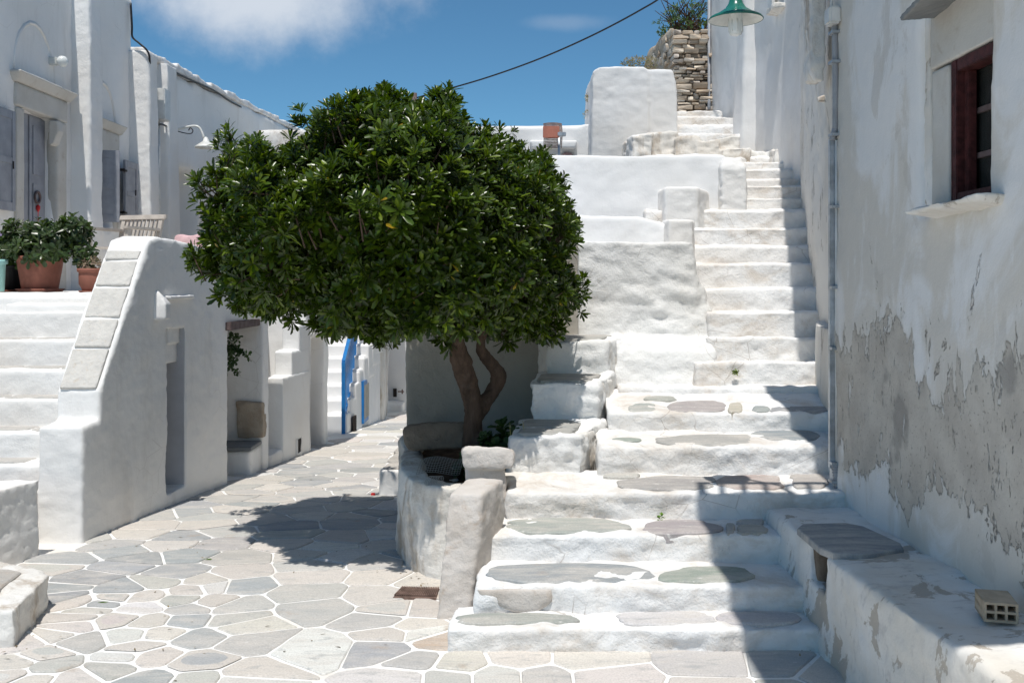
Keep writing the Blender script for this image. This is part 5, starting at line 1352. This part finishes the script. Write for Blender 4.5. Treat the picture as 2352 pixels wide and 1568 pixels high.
# ================================================================ THINGS ON THE TERRACE
TZ = 1.525
def pot(name, label, c, prof_, mat, ribs=None):
    t = thing(name, label, 'plant pot', c)
    b = solid('body', lathe(prof_, c, 28), mat, t, smooth=True)
    return t
PY = 8.0
c1 = (XatY(92, PY), PY, TZ)
big = pot('terracotta_pot', 'large plain terracotta pot holding the broad leafy shrub', c1, [(0.001, .012), (.13, .012), (.135, .02), (.165, .2), (.172, .255), (.182, .258), (.182, .29), (.165, .29), (.16, .25), (.001, .25)], M['terracotta'])
solid('saucer', lathe([(.001, .0), (.16, .0), (.185, .03), (.175, .03), (.15, .011), (.001, .011)], c1, 28), M['terracotta'], big, smooth=True)
solid('soil', lathe([(.001, .262), (.16, .262)], c1, 20), M['soil'], big)
sc_, sa_ = [], []
for (dx, dy, dz, rx, rz, n) in ((-.10, 0, .46, .2, .15, 70), (.10, 0, .42, .22, .15, 80), (.28, .0, .50, .15, .13, 50), (-.22, -.02, .36, .13, .12, 40), (.38, -.05, .30, .1, .12, 30), (.03, -.08, .34, .28, .1, 60)):
    q, a = blob_pts((c1[0] + dx, c1[1] + dy, c1[2] + dz), (rx, rx * .9, rz), n); sc_.append(q); sa_.append(a)
sc_ = np.concatenate(sc_); sa_ = np.concatenate(sa_)
shr = thing('umbrella_shrub', 'broad leafy green shrub growing in the large terracotta pot', 'shrub', (c1[0], c1[1], TZ + .25))
bush('foliage', sc_, sa_, 7, 0.082, 0.018, 1.35, (0.055, 0.085, 0.03), None, None, shr, 'leaf')
stm = []
for k in range(0, len(sc_), 9): stm.append(tube(spline([(c1[0] + random.uniform(-.05, .05), c1[1], TZ + .25), ((c1[0] + sc_[k][0]) / 2, c1[1], TZ + .36), tuple(sc_[k])], 4), np.linspace(.008, .003, 9), 5, False))
solid('stem', stm, M['bark'], shr, smooth=True)
c2 = (XatY(212, PY - .1), PY - .1, TZ)
sm = pot('terracotta_pot', 'smaller grooved terracotta pot with wide rim and dried plant', c2, [(.001, .012), (.075, .012), (.08, .03), (.1, .07), (.102, .14), (.1, .145), (.103, .15), (.1, .155), (.103, .16), (.112, .165), (.115, .19), (.105, .19), (.1, .16), (.001, .16)], M['terracotta'])
solid('saucer', lathe([(.001, .0), (.09, .0), (.105, .015), (.1, .015), (.08, .008), (.001, .008)], c2, 24), M['terracotta'], sm, smooth=True)
M['dry'] = leaf_mat('dry_leaf', 0.9, 0.1, 0.1)
q, a = blob_pts((c2[0], c2[1], TZ + .22), (.11, .1, .07), 150)
bush('dried_plant', q, a, 5, 0.024, 0.004, 1.0, (0.34, 0.26, 0.19), 'dried brown twiggy plant in the smaller terracotta pot', 'plant', mat='dry')
c3 = (XatY(22, PY + .1), PY + .1, TZ)
bp = pot('black_pot', 'black plastic pot at the left edge holding purple flowers', c3, [(.001, .012), (.1, .012), (.12, .2), (.13, .2), (.13, .22), (.115, .22), (.11, .18), (.001, .18)], M['black_plastic'])
solid('saucer', lathe([(.001, 0), (.11, 0), (.13, .02), (.125, .02), (.1, .01), (.001, .01)], c3, 22), M['terracotta'], bp, smooth=True)
q, a = blob_pts((c3[0] + .05, c3[1], TZ + .3), (.24, .16, .13), 120)
fl = thing('flowering_plant', 'small purple-flowered plant in the black pot', 'plant', (c3[0], c3[1], TZ + .2))
bush('foliage', q, a, 6, 0.045, 0.014, 1.2, (0.05, 0.11, 0.025), None, None, fl)
q, a = blob_pts((c3[0] - .02, c3[1] - .08, TZ + .4), (.13, .1, .14), 34)
bush('flowers', q, a, 5, 0.022, 0.012, 1.4, (0.32, 0.22, 0.52), None, None, fl)
c4 = (XatY(-6, PY - .2), PY - .2, TZ)
pot('turquoise_pot', 'pale turquoise pot cut off by the left edge of the picture', c4, [(.001, .01), (.05, .01), (.06, .22), (.075, .225), (.075, .26), (.06, .26), (.055, .2), (.001, .2)], M['cyan'])

# wooden chair and cushioned chair
def chair(base, ang, label, cushion):
    t = thing('garden_chair', label, 'chair', base)
    b = Vector(base)
    ca, sa = math.cos(ang), math.sin(ang)
    def W(u, v, z): return tuple(b + Vector((u * ca - v * sa, u * sa + v * ca, z)))
    def bb(u0, u1, v0, v1, z0, z1, lean=0.0):
        return hull([W(u, v + lean * (z - .4), z) for u in (u0, u1) for v in (v0, v1) for z in (z0, z1)])
    for u in (-.24, .2):
        solid('leg', bb(u, u + .04, -.22, -.18, 0, .58), M['wood_pale'], t); solid('leg', bb(u, u + .04, .18, .22, 0, .42), M['wood_pale'], t)
        solid('back_post', bb(u, u + .04, .19, .22, .4, .72, .3), M['wood_pale'], t)
        solid('armrest', bb(u - .01, u + .05, -.24, .24, .582, .61), M['wood_pale'], t, .006)
    solid('top_rail', bb(-.27, .27, .18, .225, .70, .75, .3), M['wood_pale'], t, .006)
    solid('back_rail', bb(-.2, .2, .19, .215, .44, .48, .3), M['wood_pale'], t)
    for k in range(8): solid('back_slat', bb(-.185 + k * .048, -.16 + k * .048, .195, .212, .48, .70, .3), M['wood_pale'], t)
    for k in range(7): solid('seat_slat', bb(-.2, .2, -.2 + k * .057, -.16 + k * .057, .40, .42), M['wood_pale'], t)
    if cushion:
        plaster('cushion', [bb(-.21, .21, .08, .2, .42, .80, .3)], M['pink'], t, vox=.016, amp=.012, freq=8, smooth_it=5)
    return t
chair((XatY(282, 9.6), 9.6, TZ + .0), math.radians(-18), 'pale slatted wooden armchair beside the terracotta pots', False)
chair((XatY(420, 10.2), 10.2, TZ - .22), math.radians(-12), 'wooden chair with faded pink cushion on the terrace by the tree', True)

# ================================================================ THINGS ON THE RIGHT
cd = thing('wall_conduit', 'grey corrugated conduit and steel channel down the corner of the flaking wall', 'conduit', (1.75, 5.45, 0.45))
cy = 5.44
pts = [P(1917, 55, cy), P(1918, 75, cy), P(1919, 160, cy), P(1919, 285, cy), P(1917, 300, cy), P(1911, 322, cy)]
g = tube(spline(pts, 10), 0.0165, 10)
solid('corrugated_pipe', g, M['grey_conduit'], cd, smooth=True)
solid('steel_channel', box(XatY(1904, 5.46), XatY(1917, 5.46), 5.44, 5.475, ZatY(1075, 5.46), ZatY(318, 5.46)), M['zinc'], cd, .004)
solid('cable_pipe', tube([P(1921, 322, 5.43), P(1921, 700, 5.43), P(1922, 1060, 5.43)], 0.008, 7), M['pvc'], cd, smooth=True)
lo_ = spline([P(1919, 1068, 5.42), P(1924, 1105, 5.42), P(1925, 1140, 5.42), P(1921, 1160, 5.42), P(1911, 1166, 5.42)], 12)
solid('corrugated_pipe', tube(lo_, 0.019, 10), M['grey_conduit'], cd, smooth=True)
gr_ = []
for q in range(0, len(lo_) - 1, 2):
    a = lo_[q]; d = (lo_[q + 1] - lo_[q]).normalized() * .004; gr_.append(tube([a - d, a + d], 0.0225, 10))
solid('corrugation', gr_, M['grey_conduit'], cd, smooth=True)
for yy_ in (75, 143, 310, 475, 660, 800, 1063, 1105):
    p = P(1918, yy_, 5.43); solid('clip', box(p.x - .026, p.x + .03, 5.40, 5.47, p.z - .008, p.z + .008), M['zinc'], cd, .002)
solid('junction_box', box(XatY(1899, 5.42), XatY(1926, 5.42), 5.37, 5.47, ZatY(58, 5.42), ZatY(18, 5.42)), M['pvc'], cd, .01)
solid('feed_cable', tube([P(1910, 18, 5.42), P(1908, -60, 5.42)], .008, 6), M['pvc'], cd)

lp = thing('street_lamp', 'green enamel street lamp with ribbed glass, hanging beside the tall house', 'street lamp', (1.065, 4.74, 2.9))
LYp = 4.74
cl = P(1690, 42, LYp)
k_ = 1.0
solid('shade', lathe([(.022, .16), (.026, .10), (.034, .07), (.05, .045), (.085, .022), (.122, .004), (.13, -.006), (.128, -.010), (.118, -.002), (.08, .012), (.045, .03), (.02, .05)], cl, 32), M['enamel'], lp, smooth=True)
solid('shade_lining', lathe([(.126, -.0085), (.117, -.0035), (.079, .0105), (.044, .0285), (.02, .048)], cl, 32), M['lamp_white'], lp, smooth=True)
gV = []
for q in range(28):
    pass
solid('glass', lathe([(.030, .02), (.032, -.005), (.032, -.06), (.028, -.078), (.015, -.083), (.001, -.084)], cl, 24), M['opal'], lp, smooth=True)
for q in range(8):
    th_ = q * math.pi / 4; solid('glass_rib', tube([cl + Vector((.0325 * math.cos(th_), .0325 * math.sin(th_), -.01)), cl + Vector((.0325 * math.cos(th_), .0325 * math.sin(th_), -.068))], .003, 5), M['opal'], lp, smooth=True)
solid('bracket', tube(spline([cl + Vector((0, 0, .15)), cl + Vector((0.01, -.02, .32)), cl + Vector((.06, -.3, .75)), Vector((1.25, 4.0, 4.4)), Vector((1.27, 3.8, 4.56))], 6), .012, 8), M['enamel'], lp, smooth=True)

br = thing('hollow_clay_brick', 'buff hollow clay brick with six holes lying on the bench', 'brick', tuple(P(2300, 1415, 3.45)))
bz = 0.475; bc = Vector((XatY(2300, 3.3), 3.3, bz))
ang = math.radians(-14)
def BW(u, v, z): return tuple(bc + Vector((u * math.cos(ang) - v * math.sin(ang), u * math.sin(ang) + v * math.cos(ang), z)))
def bxb(u0, u1, v0, v1, z0, z1): return hull([BW(u, v, z) for u in (u0, u1) for v in (v0, v1) for z in (z0, z1)])
W_, H_, D_ = .105, .065, .15
g = []
for zz in (0, .029, .057): g.append(bxb(-W_ / 2, W_ / 2, 0, D_, zz, zz + .008))
for q in range(4): g.append(bxb(-W_ / 2 + q * (W_ - .008) / 3, -W_ / 2 + q * (W_ - .008) / 3 + .008, 0.001, D_ - .001, .0005, H_ - .0005))
solid('shell', g, M['clay'], br)
solid('core', bxb(-W_ / 2 + .003, W_ / 2 - .003, .07, D_ - .01, .003, H_ - .003), M['clay'], br)

# aerial behind the terrace wall
an = thing('grid_aerial', 'rusty curved wire grid television aerial standing behind the tree', 'aerial', tuple(P(1283, 345, 11.0)))
AY = 11.0
g = []
def ap(u, v): return P(1250 + 42 * u, 276 + 58 * v, AY) + Vector((0, .18 * ((v - .5) * 2) ** 2 + .06 * ((u - .5) * 2) ** 2, 0))
for q in range(17): g.append(tube([ap(q / 16, v / 8) for v in range(9)], .0036, 4, False))
for q in range(21): g.append(tube([ap(u / 4, q / 20) for u in range(5)], .0036, 4, False))
solid('grid', g, M['rust'], an)
p = P(1268, 305, AY - .08)
solid('dipole_box', box(p.x - .1, p.x + .08, p.y - .03, p.y, p.z - .06, p.z + .07), flat('faded_red_plastic', (0.42, 0.16, 0.11), .7), an, .006)
solid('clamp', box(p.x + .06, p.x + .15, p.y - .05, p.y + .02, p.z - .04, p.z + .0), M['zinc'], an, .004)
solid('mast', tube([P(1284, 303, AY), P(1285, 420, AY)], .016, 8), M['zinc'], an, smooth=True)

# overhead wire
wp = [P(930, 232, 16.0), P(1010, 210, 15.7), P(1120, 178, 15.2), P(1240, 135, 14.7), P(1360, 82, 14.2), P(1470, 24, 13.7), P(1540, -22, 13.3), P(1720, -170, 12.5)]
tag(solid('overhead_wire', tube(spline(wp, 8), .012, 6), M['cable'], smooth=True), 'black overhead wire crossing the sky above the tree', 'wire')
pole = tag(solid('wooden_pole', tube([P(952, 560, 15.9), P(952, 214, 15.9)], [.05, .04], 8), M['wood_dark'], smooth=True), 'brown wooden pole carrying the overhead wire, hidden behind the tree crown', 'pole')

# plants round the ruin
q1, a1 = blob_pts(tuple(P(1590, 40, 15.8)), (.45, .3, .33), 150)
q2, a2 = blob_pts(tuple(P(1535, 55, 15.9)), (.25, .25, .22), 60)
cp = thing('caper_bush', 'airy grey-green bush growing on top of the bare stone wall', 'bush', tuple(P(1590, 74, 15.6)))
bush('foliage', np.concatenate([q1, q2]), np.concatenate([a1, a2]), 6, 0.07, 0.011, .9, (0.10, 0.15, 0.06), None, None, cp)
g = []
for k in range(46):
    b = P(1560 + random.uniform(-20, 60), 78, 15.8); t = P(1585 + random.uniform(-85, 60), random.uniform(-20, 60), 15.7)
    g.append(tube(spline([b, (b + t) / 2 + Vector((random.uniform(-.1, .1), 0, .05)), t], 4), np.linspace(.012, .004, 9), 5, False))
solid('branch', g, M['bark'], cp, smooth=True)
q, a = blob_pts(tuple(P(1470, 146, 15.2)), (.3, .25, .1), 120)
bush('dry_scrub', q, a, 5, 0.06, .006, .9, (0.30, 0.25, 0.14), 'dry yellowish scrub behind the tall rounded white block', 'scrub', mat='dry')
q, a = blob_pts(tuple(P(1352, 225, 13.4)), (.05, .1, .05), 14); q3, a3 = blob_pts(tuple(P(1351, 262, 13.4)), (.06, .1, .06), 18)
bush('dry_weed', np.concatenate([q, q3]), np.concatenate([a, a3]), 5, 0.05, .007, .9, (0.36, 0.30, 0.18), 'dry weed clinging to the left edge of the tall rounded block', 'weed', mat='dry')

# fallen leaves
for (x, y, lab) in ((475, 1288, 'single green leaf fallen on the blue-grey slabs beyond the doorstep block'), (236, 1388, 'small pale leaf fallen on the pavement beside the worn doorstep block')):
    p = onstreet(x, y)
    me = leaf_cloud(np.array([[p.x - .025, p.y, p.z + .012]]), np.array([[1.0, .1, 0]]), np.array([[0, 0, 1.0]]), np.array([.06]), np.array([.011]), np.array([[.12, .2, .04]]))
    tag(link('fallen_leaf', me, M['leaf_soft']), lab, 'leaf')
print("objects", len(scene.objects))
